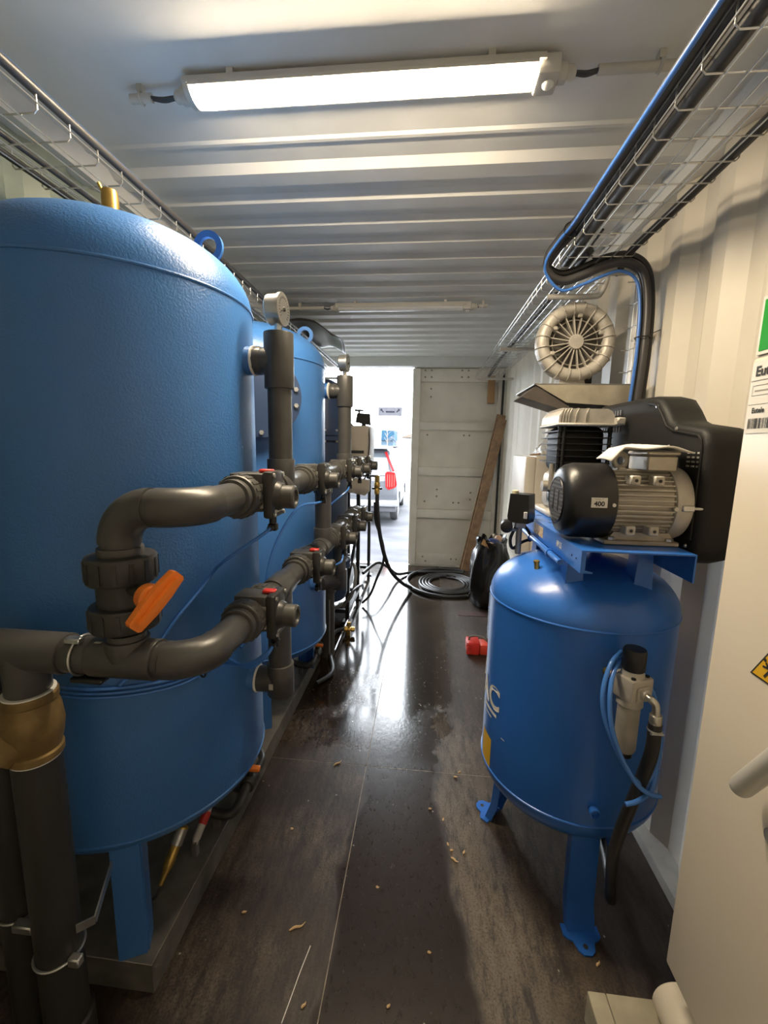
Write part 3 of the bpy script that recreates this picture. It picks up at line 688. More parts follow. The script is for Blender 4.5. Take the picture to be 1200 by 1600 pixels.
# --- pneumatic tubes
def on_tank(a_deg, z, off=.006, cx=-.755, cy=1.30):
    a = math.radians(a_deg); return (cx+(TR+off)*math.cos(a), cy+(TR+off)*math.sin(a), z)
xf = XM+.062
cable('air_tube', [(xf, 1.059, ZU-.088), (xf-.01, 1.03, ZU-.10), (-.30, 1.02, 1.29), (-.375, 1.10, 1.235), on_tank(-30, 1.19, .008), on_tank(-42, 1.11), on_tank(-52, 1.02), on_tank(-62, .96)], .0045, M_tubeb, 'blue air tube curving down the front of the nearest tank from the upper valve', 8, cat='tube', n=8)
cable('air_tube', [(xf, 1.619, ZU-.088), (xf-.01, 1.59, ZU-.09), (-.25, 1.48, 1.36), (-.30, 1.42, 1.27), (-.325, 1.37, 1.16), (-.33, 1.33, 1.04), (-.34, 1.29, .97), on_tank(-12, .945)], .0045, M_tubeb, 'blue air tube hanging from the second upper valve between the tanks', 8, cat='tube', n=8)
for k, lab in ((0, 'lowest'), (1, 'middle'), (2, 'highest')):
    cable('air_tube', [(xf, 1.059, ZL-.088), (xf-.012, 1.045, ZL-.10-.004*k), (-.27, 1.06, ZL-.145-.006*k), on_tank(-25, ZL-.195+.012*k, .012), on_tank(-45, ZL-.205+.012*k), on_tank(-70, ZL-.19+.012*k), on_tank(-100, ZL-.17+.012*k)], .0042, M_tubeb,
          lab+' of three blue air tubes wrapped around the nearest tank below the lower valve', 8, cat='tube', n=8)
tag(MB().torus(on_tank(-33, ZL-.19, .012), (-.5, -.8, .1), .014, .003, 16, 6).build('cable_tie', M_black), 'black cable tie around the blue tubes on the nearest tank', 'cable tie')
cable('air_tube', [(xf, 2.064, ZL-.088), (xf-.01, 2.03, ZL-.12), (-.30, 2.02, .96), (-.345, 2.12, .90)], .0045, M_tubeb, 'short blue air tube below the far lower valve', 8, cat='tube', n=8)
cable('air_tube', [(xf, 2.219, ZU-.088), (xf-.01, 2.18, ZU-.11), (-.29, 2.12, 1.27), (-.335, 2.05, 1.20)], .0045, M_tubeb, 'blue air tube sloping down from the far upper valve', 8, cat='tube', n=8)
# --- drains under the tanks
def drain(x, y, label, hdl=True):
    t = thing('drain_valve', (x, y, .1), label, 'valve')
    MB().tube([(x-.16, y-.16, .30), (x-.13, y-.15, .20), (x-.06, y-.14, .165), (x, y-.12, .160), (x, y+.02, .160)], .020, 14, 5).build('pipe', M_pvcd, t)
    v = MB().ccyl((x, y+.0, .16), (x, y+.075, .16), .030, .004, 24).build('valve_body', M_pvcd, t)
    MB().cyl((x, y+.038, .185), (x, y+.038, .208), .010, n=12).build('stem', M_pvcd, v)
    MB().rbox(x-.030, x+.045, y+.024, y+.052, .2085, .228, .007, 2).build('lever_handle', M_orange, v)
    MB().tube([(x, y+.075, .16), (x+.002, y+.16, .155), (x-.03, y+.22, .15)], .016, 12, 5).build('outlet', M_pvcd, t)
    MB().box(x-.075, x-.05, y-.145, y-.125, .1005, .150).build('support', M_skid, t)
drain(-.500, 1.52, 'drain valve with orange lever under the nearest tank')
drain(-.505, 2.66, 'drain valve with orange lever under the second tank')
t = thing('flow_sensor', (-.62, 1.2, .1), 'brass and steel sensor lying slanted under the nearest tank', 'sensor')
MB().lathe([(.008, 0), (.010, .03), (.016, .05), (.018, .075), (.016, .078), (.016, .11), (.019, .112), (.019, .165), (.014, .168)], (-.63, 1.13, .125), (.12, .42, .55), 20).build('sensor_body', M_brass, t)
MB().lathe([(.0195, .112), (.0195, .16)], (-.63, 1.13, .125), (.12, .42, .55), 20).build('steel_sleeve', M_steel, t)
MB().tube([(-.625, 1.12, .125), (-.64, 1.10, .105), (-.70, 1.12, .104), (-.80, 1.2, .104)], .004, 8, 5).build('lead', M_hose, t)
t = thing('flow_sensor', (-.58, 1.32, .1), 'second white-banded sensor with red collar under the nearest tank', 'sensor')
MB().lathe([(.010, 0), (.014, .02), (.014, .10), (.011, .12)], (-.585, 1.26, .15), (.08, .6, .45), 16).build('sensor_body', M_lgrey, t)
MB().lathe([(.0155, .06), (.0155, .10)], (-.585, 1.26, .15), (.08, .6, .45), 16).build('red_collar', M_red, t)
MB().box(-.595, -.575, 1.255, 1.275, .1005, .16).build('holder', M_skid, t)
# ---------------------------------------------------------------- air compressor
CX, CY, CR = .757, 1.50, .300
cp = thing('air_compressor', (CX, CY, 0), 'blue upright air compressor with electric motor and black belt guard on top', 'compressor')
pr = [(1e-3, .285)]
for i in range(1, 10): a = PI/2*i/9; pr.append((CR*math.sin(a), .435-.15*math.cos(a)))
pr += [(CR, .6), (CR, .85), (CR, 1.06)]
for i in range(14): a = PI/2*i/13; pr.append((CR*max(0., math.cos(a))**.85+1e-3, 1.075+.155*math.sin(a)))
tk = MB().lathe(pr, (CX, CY, 0), (0, 0, 1), 96).build('air_tank', M_blue, cp)
for z in (1.070, .437): MB().torus((CX, CY, z), (0, 0, 1), CR, .004, 96, 8).build('weld_bead', M_blue, tk)
MB().lathe([(.150, 0), (.150, .05)], (CX, CY, .262), (0, 0, 1), 48).build('bottom_skirt', M_gasket, tk)
for az, ext in ((-88, 0), (140, .022), (28, .0)):
    a = math.radians(az); n = Vector((math.cos(a), math.sin(a), 0)); q = Vector((-n.y, n.x, 0)); c = Vector((CX, CY, 0))
    b = MB(); T = [(.232, .43), (.238+ext, .09), (.262+ext, .010)]
    for (r0, z0), (r1, z1) in zip(T[:-1], T[1:]):
        p0 = c+n*r0+Vector((0, 0, z0)); p1 = c+n*r1+Vector((0, 0, z1)); b.bar(p0, p1, .088, .005, n)
        for s in (-1, 1): b.bar(p0+q*(s*.043)-n*.014, p1+q*(s*.043)-n*.014, .005, .030, n)
    poly = [(.242, -.060), (.275, -.060), (.285, -.050), (.292, -.034), (.318, -.026), (.330, -.012), (.330, .012), (.318, .026), (.292, .034), (.285, .050), (.275, .060), (.242, .060)]
    b.prism(poly, c+n*ext+Vector((0, 0, .0005)), n, q, (0, 0, .006))
    lg = b.build('leg', M_blue, cp)
    MB().lathe([(.008, 0), (.001, .0004)], c+n*(.306+ext)+Vector((0, 0, .0068)), (0, 0, 1), 12).build('bolt_hole', M_print, lg)
# fittings on the dome
pl = MB().lathe([(.038, 0), (.036, .006), (.034, .018), (.030, .020)], (.60, 1.60, 1.168), (-.25, .15, 1), 24).lathe([(.026, 0), (.025, .014)], (.597, 1.602, 1.188), (-.25, .15, 1), 6).build('inspection_plug', M_blue, tk)
sv = MB().lathe([(.020, 0), (.018, .010), (.015, .012), (.015, .022)], (.585, 1.405, 1.163), (-.25, -.12, 1), 20).build('valve_boss', M_blue, tk)
MB().lathe([(.012, .022), (.012, .028), (.0085, .029), (.0085, .052), (.010, .053), (.010, .060), (.004, .062)], (.585, 1.405, 1.163), (-.10, -.05, 1), 12).build('safety_valve', M_brass, sv)
# deck
DZ = 1.325
dk = MB()
dk.box(.620, .905, 1.13, 1.95, DZ-.004, DZ).box(.620, .6245, 1.13, 1.95, DZ-.062, DZ-.0041).box(.9005, .905, 1.13, 1.95, DZ-.075, DZ-.0041)
deck = dk.build('pump_deck', M_blue, cp)
MB().prism([(.6246, -.062), (.652, -.062), (.652, -.058), (.632, -.054), (.632, -.0042), (.6246, -.0042)], (0, 1.1305, DZ), (1, 0, 0), (0, 0, 1), (0, .004, 0)).build('end_gusset', M_blue, deck)
for x0, y0 in ((.64, 1.30), (.84, 1.30), (.64, 1.66), (.84, 1.66)):
    MB().prism([(0, 1.17 if 1 else 0), (.055, 1.17), (.045, DZ-.0045), (.01, DZ-.0045)], (x0, y0, 0), (1, 0, 0), (0, 0, 1), (0, .06, 0)).build('deck_bracket', M_blue, deck)
MB().cyl((.606, 1.25, DZ-.066), (.606, 1.90, DZ-.062), .009, n=12).build('pressure_pipe', M_blue, deck)
for yy in (1.36, 1.60, 1.86): MB().cyl((.606, yy, DZ-.066), (.606, yy+.016, DZ-.066), .0125, n=12).build('pipe_collar', M_blue, deck)
for xx, yy in ((.66, 1.55), (.68, 1.62), (.66, 1.72), (.75, 1.60), (.66, 1.46)):
    MB().rbox(xx-.011, xx+.011, yy-.004, yy+.004, DZ+.0002, DZ+.0008, .0002, 1).build('deck_slot', M_print, deck)
MB().box(.6192, .6199, 1.50, 1.625, DZ-.048, DZ-.012).build('rating_label', mat('tan_label', (.55, .42, .28), .6, var=.35, vscale=120), deck)
text_on('power_lettering', 'HP 5.5', .024, lambda u, v: Vector((.6192, 1.318-u, DZ-.028+v)), M_paper, deck, .0012, .75)
for xx, yy in ((.6195, 1.20), (.6195, 1.165)): MB().cyl((xx, yy, DZ-.03), (xx-.001, yy, DZ-.03), .003, n=8).build('deck_hole', M_print, deck)
# motor
MY, MZ, MR = 1.29, DZ+.115, .100
mo = MB().lathe([(.086, .715), (.090, .72), (.090, .895), (.080, .90), (.080, .915)], (0, MY, MZ), (1, 0, 0), 48).build('motor', M_alu, cp)
fin = None
for i in range(44):
    w = 2*PI*i/44
    if -2.2 < w-2*PI*.75 < -1.0: pass
    e = Vector((0, math.cos(w), math.sin(w))); c0 = Vector((.725, MY, MZ))+e*.094; c1 = Vector((.872, MY, MZ))+e*.094
    if abs(math.sin(w)) > .93 and math.sin(w) > 0: continue
    MB().bar(c0, c1, .0032, .014, e).build('cooling_fin', M_alu, mo)
MB().ccyl((.873, MY, MZ), (.921, MY, MZ), .104, .012, 48).build('front_flange', M_alu, mo)
for xx in (.762, .822):
    for zz, e in ((MZ+.068, .075), (MZ-.068, .075)):
        bs = MB().rbox(xx-.013, xx+.013, MY-e-.030, MY-e+.01, zz-.013, zz+.013, .003, 1).build('fixing_boss', M_alu, mo)
        MB().lathe([(.0085, 0), (.0085, .001), (.0045, .0012)], (xx, MY-e-.0302, zz), (0, -1, 0), 12).lathe([(.0045, .0012), (.001, .0014)], (xx, MY-e-.0302, zz), (0, -1, 0), 12).build('boss_hole', M_alud, bs)
        MB().cyl((xx, MY-e-.0305, zz), (xx, MY-e-.0325, zz), .0045, n=10).build('boss_bore', M_print, bs)
MB().cyl((.868, MY-.098, MZ-.005), (.868, MY-.112, MZ-.005), .006, n=6).cyl((.89, MY-.10, MZ-.003), (.945, MY-.104, MZ-.003), .004, n=8).rbox(.885, .915, MY-.110, MY-.098, MZ-.011, MZ+.005, .002, 1).build('flange_bolt', M_steel, mo)
bs = MB().rbox(.705, .905, MY-.078, MY+.085, DZ+.0005, DZ+.014, .003, 1).prism([(.72, .0142), (.895, .0142), (.882, .036), (.735, .036)], (0, MY-.066, DZ), (1, 0, 0), (0, 0, 1), (0, .12, 0)).build('motor_foot', M_alud, mo)
for xx in (.728, .882): MB().lathe([(.011, 0), (.011, .007), (.008, .009)], (xx, MY-.068, DZ+.0145), (0, 0, 1), 6).build('foot_bolt', M_steel, bs)
eye = MB().torus((.757, MY-.01, MZ+.118), (.25, -1, 0), .019, .0075, 28, 10).rbox(.745, .769, MY-.03, MY+.01, MZ+.088, MZ+.1, .003, 1).build('lifting_eye', M_alu, mo)
tb = MB().rbox(.800, .878, MY-.075, MY+.035, MZ+.092, MZ+.134, .004, 1).build('terminal_box', M_alud, mo)
MB().rbox(.796, .882, MY-.079, MY+.039, MZ+.1345, MZ+.146, .004, 1).build('terminal_lid', M_alud, tb)
fc = MB().lathe([(.060, .592), (.078, .594), (.094, .601), (.104, .614), (.109, .632), (.109, .718), (.107, .722)], (0, MY, MZ), (1, 0, 0), 56).build('fan_cover', M_black, mo)
for k in range(11):
    z = MZ-.058+.0116*k; hw = math.sqrt(max(.0, .062**2-(z-MZ)**2))
    MB().box(.5900, .5909, MY-hw, MY+hw, z-.0034, z+.0034).build('grille_slot', M_print, fc)
MB().lathe([(.064, .5912), (.001, .5910)], (0, MY, MZ), (1, 0, 0), 40, caps=False).build('grille_face', mat('grille_grey', (.075, .077, .08), .5), fc)
MB().torus((.5915, MY, MZ), (1, 0, 0), .066, .002, 48, 6).build('grille_rim', M_black, fc)
for yy in (-.022, .022): MB().box(.589, .5904, MY+yy-.003, MY+yy+.003, MZ-.03, MZ+.03).build('grille_bar', M_black, fc)
def on_cover(u, v): 
    ph = v/.1095; return Vector((.672+u, MY-.1102*math.cos(ph+.06), MZ+.1102*math.sin(ph+.06)))
b = MB(); vs = []; 
for i in range(2):
    for j in range(7): vs.append(on_cover((-.021, .021)[i], -.0135+.027*j/6))
b.add(vs, [(j, 7+j, 8+j, j+1) for j in range(6)]).build('volt_label', M_paper, fc, fix=False)
def on_cover2(u, v): p = on_cover(u, v); c = Vector((p.x, MY, MZ)); return c+(p-c)*1.003
text_on('volt_text', '400', .0175, lambda u, v: on_cover2(u, v-.0035), M_print, fc, .0006, 1.05)
text_on('volt_caption', 'VOLT', .0068, lambda u, v: on_cover2(u, v+.0085), mat('grey_print', (.25, .23, .2), .7, var=0), fc, 0, 1.3)
MB().cyl((.710, MY-.1085, MZ+.001), (.710, MY-.112, MZ+.001), .005, n=10).build('cover_screw', M_steel, fc)
# pump: crankcase, finned cylinder, head
PY = 1.78
pm = MB().rbox(.700, .872, PY-.10, PY+.10, DZ+.022, 1.500, .03, 3).lathe([(.068, 0), (.064, .05), (.050, .058)], (.775, PY-.095, 1.425), (0, -1, 0), 28).build('crankcase', M_alu, cp)
MB().rbox(.680, .893, PY-.125, PY+.125, DZ+.0005, DZ+.024, .008, 2).build('base_plate', M_alu, pm)
for xx in (.700, .872): MB().lathe([(.013, 0), (.013, .009)], (xx, PY-.112, DZ+.0245), (0, 0, 1), 6).build('base_bolt', M_black, pm)
MB().lathe([(.022, 0), (.022, .012), (.016, .014)], (.706, PY-.04, 1.40), (-1, 0, 0), 20).build('oil_sight_glass', M_glassb, pm)
MB().cyl((.715, PY-.085, 1.345), (.715, PY-.085, 1.49), .017, n=16).build('breather_tube', M_alu, pm)
MB().cyl((.695, PY-.06, 1.43), (.695, PY-.06, 1.53), .010, n=12).lathe([(.022, 0), (.022, .03)], (.700, PY-.03, 1.44), (-1, 0, 0), 16).build('oil_filler', M_alud, pm)
cy = MB().rbox(.708, .872, PY-.095, PY+.105, 1.5005, 1.672, .028, 3).build('cylinder', M_blackm, pm)
for k in range(6):
    z = 1.535+.0235*k
    MB().box(.692, .888, PY-.116, PY+.120, z, z+.004).build('cylinder_fin', M_blackm, cy)
for xx, yy in ((.700, PY-.108), (.714, PY-.112), (.880, PY-.108)): MB().cyl((xx, yy, 1.50), (xx, yy, 1.672), .007, n=10).build('head_stud', M_blackm, cy)
hdp = MB().rbox(.684, .896, PY-.124, PY+.128, 1.6725, 1.684, .004, 1)
poly = [(.690, 1.6845), (.890, 1.6845), (.888, 1.712), (.878, 1.728), (.862, 1.736), (.718, 1.736), (.702, 1.728), (.692, 1.712)]
hdp.prism(poly, (0, PY-.116, 0), (1, 0, 0), (0, 0, 1), (0, .236, 0)); head = hdp.build('cylinder_head', M_alu, cy)
for xx in [.696+.010*k for k in range(4)]+[.750, .785]:
    pts = [(xx, PY-.118, 1.685), (xx, PY-.119, 1.712), (xx+.006, PY-.117, 1.728), (xx+.014, PY-.09, 1.738), (xx+.014, PY+.10, 1.738)]
    MB().tube(pts, .0018, 6, 4).build('head_rib', M_alu, head)
MB().rbox(.885, .915, PY-.150, PY-.118, 1.676, 1.704, .004, 1).lathe([(.010, 0), (.010, .014)], (.892, PY-.15, 1.69), (0, -1, 0), 6).build('outlet_fitting', M_alu, head)
# belt guard
gp = [(1.178, 1.345), (1.180, 1.60), (1.192, 1.632), (1.215, 1.650), (1.340, 1.668), (1.372, 1.680), (1.40, 1.712), (1.440, 1.748), (1.500, 1.762), (1.60, 1.766), (1.90, 1.768), (1.945, 1.745), (1.960, 1.70), (1.960, 1.45), (1.93, 1.38), (1.86, 1.335), (1.34, 1.275), (1.26, 1.272), (1.205, 1.295)]
cx_ = sum(p[0] for p in gp)/len(gp); cz_ = sum(p[1] for p in gp)/len(gp)
b = MB(); rings = []
for xx, sh in ((.952, 0), (.936, 0), (.928, .006), (.925, .014)): pass
secs = [(.926, .018), (.930, .008), (.940, .002), (.952, 0), (1.018, 0), (1.032, .004), (1.040, .016)]
def inset(pts, d):
    out = []; n = len(pts)
    for i in range(n):
        p0, p1, p2 = Vector(pts[i-1]), Vector(pts[i]), Vector(pts[(i+1) % n]); e1 = (p1-p0).normalized(); e2 = (p2-p1).normalized()
        nn = Vector((e1.y, -e1.x))+Vector((e2.y, -e2.x)); nn.normalize(); out.append(p1+nn*d)
    return out
ins = [inset(gp, s_) for x_, s_ in secs]; n = len(gp)
for (x_, s_), pts in zip(secs, ins): b.v += [Vector((x_, p.x, p.y)) for p in pts]
for k in range(len(secs)-1): b.f += [(k*n+i, k*n+(i+1) % n, (k+1)*n+(i+1) % n, (k+1)*n+i) for i in range(n)]
b.f += [tuple(range(n)), tuple(range((len(secs)-1)*n, len(secs)*n))]
bgd = b.build('belt_guard', M_blackm, cp, smooth=50)
rib = MB(); g2 = [(.924, p[0], p[1]) for p in inset(gp, .022)]; rib.tube(g2[0:9], .0035, 6); rib.build('guard_rib', M_blackm, bgd)
for k in range(9): MB().box(.9225, .9255, 1.700+.022*k, 1.708+.022*k, 1.655, 1.735).build('guard_vent_slot', mat('vent_slot_grey', (.14, .15, .17), .5), bgd)  # bluish reflection on the vent bars put into their colour
for k in range(3): MB().box(.921, .9226, 1.69, 1.89, 1.672+.020*k, 1.676+.020*k).build('guard_vent_bar', M_blackm, bgd)
for yy, zz in ((1.45, 1.725), (1.33, 1.652), (1.22, 1.33), (1.36, 1.60)): MB().lathe([(.006, 0), (.004, .004)], (.9255, yy, zz), (-1, 0, 0), 10).build('guard_screw', M_steel, bgd)
for k in range(3):
    for j in range(4): MB().box(.9235, .9258, 1.205+.022*k, 1.217+.022*k, 1.545+.012*j, 1.550+.012*j).build('guard_slot', mat('pale_slot', (.35, .34, .32), .5), bgd)
# pressure switch with gauge
ps = MB().prism([(-.036, 0), (.036, 0), (.040, .02), (.034, .105), (-.034, .105), (-.040, .02)], (.545, 1.565, 1.318), (.85, -.53, 0), (0, 0, 1), (.035, .056, 0)).build('pressure_switch', M_black, cp)
MB().lathe([(.012, 0), (.012, .010), (.009, .012)], (.535, 1.59, 1.4235), (0, 0, 1), 16).build('switch_button', mat('cream_plastic', (.6, .55, .4), .5), ps)
MB().rbox(.560, .572, 1.540, 1.5455, 1.338, 1.362, .001, 1).build('switch_sticker', M_paper, ps)
MB().cyl((.560, 1.60, 1.195), (.560, 1.60, 1.318), .011, n=14).rbox(.540, .580, 1.58, 1.62, 1.295, 1.3175, .004, 1).cyl((.560, 1.60, 1.285), (.515, 1.585, 1.290), .006, n=10).build('switch_manifold', M_alud, ps)
MB().ccyl((.513, 1.60, 1.305), (.505, 1.555, 1.302), .022, .003, 24).build('small_gauge', M_black, ps)
MB().tube([(.548, 1.60, 1.30), (.530, 1.60, 1.25), (.540, 1.60, 1.215), (.57, 1.62, 1.23), (.605, 1.64, 1.24), (.66, 1.65, 1.245)], .006, 8, 6).tube([(.575, 1.60, 1.305), (.600, 1.61, 1.275), (.606, 1.62, 1.24)], .006, 8, 6).build('switch_lead', M_hose, ps)
# regulator and filter on the front of the tank
RX, RY = .780, 1.128
ax = Vector((math.cos(.42), math.sin(.42), 0)); ay = Vector((-ax.y, ax.x, 0))
def R3(u, v, z): return Vector((RX, RY, 0))+ax*u+ay*v+Vector((0, 0, z))
RM = Matrix((ax, ay, Vector((0, 0, 1)))).transposed().to_4x4(); RM.translation = Vector((RX, RY, 0))
rg = MB().rbox(-.038, .038, -.036, .036, .925, .990, .007, 2).lathe([(.030, .990), (.026, 1.004)], (0, 0, 0), (0, 0, 1), 28).xf(RM).build('air_regulator', M_alu, cp)
MB().rbox(-.022, .022, -.041, -.0355, .932, .972, .003, 1).lathe([(.016, .0), (.014, .008)], (0, -.041, .952), (0, -1, 0), 24).xf(RM).build('port_plate', M_alu, rg)
MB().lathe([(.027, 1.004), (.029, 1.007), (.029, 1.058), (.026, 1.063), (.001, 1.064)], (0, 0, 0), (0, 0, 1), 32).xf(RM).build('adjusting_knob', M_black, rg)
MB().lathe([(.030, .925), (.033, .915), (.033, .905), (.028, .900), (.028, .775), (.024, .765)], (0, 0, 0), (0, 0, 1), 32).xf(RM).build('filter_bowl', M_alu, rg)
MB().lathe([(.021, .765), (.021, .750), (.012, .746)], (0, 0, 0), (0, 0, 1), 24).xf(RM).build('drain_knob', M_black, rg)
MB().tube([(0, -.048, .952), (0, -.062, .950), (.006, -.070, .940), (.008, -.072, .915)], .0095, 14, 5).xf(RM).build('outlet_elbow', M_gauge, rg)
MB().ccyl(R3(.008, -.072, .915), R3(.010, -.072, .880), .015, .003, 20).build('hose_tail', M_gauge, rg)
MB().torus(R3(.010, -.072, .872), (0, 0, 1), .0155, .003, 24, 6).cyl(R3(-.020, -.086, .876), R3(.018, -.090, .868), .0035, n=8).build('hose_clip', M_steel, rg)
MB().cyl(R3(0, .036, .955), R3(0, .085, .955), .014, n=14).build('tank_nipple', M_brass, rg)
for u in (-.024, .024): MB().cyl(R3(u, -.024, .9905), R3(u, -.024, .994), .006, n=8).build('regulator_screw', M_blackm, rg)
MB().lathe([(.016, 0), (.016, .022), (.012, .023), (.010, .012), (.001, .012)], (.749, CY-CR+.002, .500), (-.03, -1, 0), 20).build('tank_port', M_blue, tk)
def on_ctank(a, z, off=.0008): return Vector((CX+(CR+off)*math.cos(a), CY+(CR+off)*math.sin(a), z))
def ctank_patch(name, a0, a1, z0, z1, m, off=.0008, k=8):
    vs = [on_ctank(a0+(a1-a0)*i/k, z, off) for i in range(k+1) for z in (z0, z1)]
    return MB().add(vs, [(2*i, 2*i+2, 2*i+3, 2*i+1) for i in range(k)]).build(name, m, tk, fix=False)
aC = math.atan2(1.405-CY, .4745-CX)
text_on('tank_lettering', 'AC', .115, lambda u, v: on_ctank(aC+(u-.045)/CR, .715+v, .0012), M_paper, tk, .0035)
ctank_patch('lettering_underline', aC-.30, aC+.06, .652, .664, M_paper)
ctank_patch('lettering_underline', aC-.30, aC-.05, .632, .638, M_paper)
ctank_patch('warning_sticker', math.atan2(1.41-CY, .471-CX)-.28, math.atan2(1.41-CY, .471-CX), .440, .553, M_yellow)
ctank_patch('tank_sticker', aC+.17, aC+.23, .600, .603, M_paper)
# loose items on the compressor
cable('air_hose', [R3(.010, -.072, .890), R3(.008, -.072, .80), (.800, 1.085, .66), (.79, 1.12, .50), (.80, 1.16, .36), (.86, 1.26, .12), (.93, 1.42, .028), (.99, 1.7, .026)], .0165, M_hose, 'black hose dropping from the compressor regulator to the floor', 8, cat='hose', n=14)
loop = [(0.763, 1.165, 1.035), (0.723, 1.13, 1.015), (0.696, 1.1, 0.955), (0.7, 1.085, 0.885), (0.726, 1.07, 0.815), (0.763, 1.06, 0.75), (0.8079999999999999, 1.07, 0.71), (0.853, 1.1, 0.735), (0.873, 1.13, 0.815), (0.866, 1.15, 0.885), (0.843, 1.165, 0.945), (0.788, 1.172, 1.01), (0.736, 1.13, 1.005), (0.71, 1.09, 0.955), (0.712, 1.07, 0.875), (0.738, 1.055, 0.795), (0.778, 1.045, 0.73), (0.818, 1.05, 0.697), (0.85, 1.06, 0.685)]
cable('air_tube', loop, .0062, M_tubeb, 'coil of light blue air tube hanging around the compressor regulator', 8, cat='tube')
cable('air_tube', [(.758, 1.045, .665), (.79, 1.05, .674), (.83, 1.07, .690), (.856, 1.10, .735)], .0062, M_tubeb, 'cut end of light blue air tube below the regulator', 6, cat='tube')
b = MB(); vs = []; nx, ny = 18, 6
for i in range(nx+1):
    for j in range(ny+1):
        u, v = i/nx, j/ny
        x = .700+.212*u; z = 1.588+.010*math.sin(u*3.0)-.030*(max(0, .16-u)/.16)+.004*math.sin(11*u+3*v)+.004*v; y_ = 1.205+.10*v+.006*math.sin(7*u)
        vs.append((x, y_, z))
b.add(vs, [(i*(ny+1)+j, (i+1)*(ny+1)+j, (i+1)*(ny+1)+j+1, i*(ny+1)+j+1) for i in range(nx) for j in range(ny)])
pp = b.build('manual_paper', M_paper, smooth=80); so = pp.modifiers.new('thick', 'SOLIDIFY'); so.thickness = .004
tag(pp, 'white folded paper lying across the top of the compressor motor', 'paper')
# ---------------------------------------------------------------- blower on its wall bracket
BX, BY, BZ, BR = .893, 2.20, 2.090, .178
bl = thing('side_channel_blower', (BX, BY, 1.86), 'round ribbed cast aluminium blower on a bracket high on the right wall', 'blower')
pr = [(.118, .004), (.120, -.030)] + [(.144+.034*math.cos(a), -.012+.034*math.sin(a)*-1) for a in [PI-PI*i/10 for i in range(11)]] + [(.178, .04), (.178, .06), (.150, .085), (.09, .10), (.085, .22)]
pr = [(.120, .030)] + [(.150+.028*math.cos(a), -.008-.026*math.sin(a)) for a in [PI-PI*i/12 for i in range(13)]] + [(.180, .010), (.180, .030), (.165, .06), (.12, .085), (.10, .10), (.10, .24), (.09, .25)]
M_cav = mat('blower_cavity', (.12, .11, .10), .5, .3, var=.15)
cas = MB().lathe(pr, (BX, BY, BZ), (0, 1, 0), 64).build('casing', M_alu, bl)
MB().lathe([(.121, .022), (.001, .022)], (BX, BY, BZ), (0, 1, 0), 48, caps=False).build('back_disc', M_cav, bl)
MB().torus((BX, BY+.006, BZ), (0, 1, 0), .104, .003, 56, 8).build('inner_ring', M_alu, cas)
MB().lathe([(.034, .010), (.034, -.020), (.032, -.023), (.001, -.0235)], (BX, BY, BZ), (0, 1, 0), 32, caps=False).build('hub', M_alu, cas)
for i in range(20):
    w = 2*PI*(i+.5)/20; e = Vector((math.cos(w), 0, math.sin(w))); c = Vector((BX, BY, BZ))
    MB().bar(c+e*.030+Vector((0, -.006, 0)), c+e*.120+Vector((0, -.006, 0)), .0045, .020, (0, 1, 0)).build('spoke', M_alu, cas)
    pts = [c+e*r_+Vector((0, y_, 0)) for r_, y_ in ((.118, -.012), (.130, -.031), (.150, -.0385), (.170, -.030), (.181, -.008), (.183, .02))]
    MB().tube(pts, .003, 6).build('casing_rib', M_alu, cas)
for w in (1.5, 2.6, .35, 3.6, 5.85): MB().rbox(-.011, .011, -.012, .004, -.009, .009, .003, 1).xf(Matrix.Translation((BX+.118*math.cos(w), BY-.012, BZ+.118*math.sin(w)))).build('lug', M_alu, cas)
MB().prism([(-.085, -.205), (.085, -.205), (.085, -.193), (.062, -.190), (.052, -.150), (-.052, -.150), (-.062, -.190), (-.085, -.193)], (BX, BY+.0, BZ), (1, 0, 0), (0, 0, 1), (0, .10, 0)).build('mounting_foot', M_alu, bl)
MB().rbox(BX+.02, BX+.12, BY+.07, BY+.20, BZ-.20, BZ-.11, .01, 2).build('silencer', M_blackm, bl)
sh = thing('blower_bracket', (1.0, 2.25, 1.80), 'steel wall bracket holding up the ribbed blower', 'bracket')
SZ = BZ-.2055
MB().prism([(.690, 2.08), (1.165, 2.08), (1.165, 2.50), (.690, 2.50)], (0, 0, SZ-.006), (1, 0, 0), (0, 1, 0), (0, 0, .0055)).build('shelf_plate', M_skid, sh)
MB().prism([(.700, SZ-.0065), (1.165, SZ-.0065), (1.165, SZ-.105), (.840, SZ-.085)], (0, 2.08, 0), (1, 0, 0), (0, 0, 1), (0, .006, 0)).build('near_gusset', mat('warm_lit_steel_plate', (.42, .38, .30), .45, .5, var=.2, vscale=8), sh)  # warm lamp light on the gusset put into its beige colour
MB().prism([(.640, SZ-.060), (.700, SZ-.010), (.705, SZ-.012), (.86, SZ-.105), (.82, SZ-.115)], (0, 2.088, 0), (1, 0, 0), (0, 0, 1), (0, .20, 0)).build('tilted_flange', mat('shaded_bracket_steel', (.10, .085, .075), .5, .4, var=.2, vscale=8), sh)  # shade of the bracket underside put into the dark colour
MB().prism([(.700, SZ-.0065), (1.165, SZ-.0065), (1.165, SZ-.105), (.840, SZ-.085)], (0, 2.49, 0), (1, 0, 0), (0, 0, 1), (0, .006, 0)).build('far_gusset', M_skid, sh)
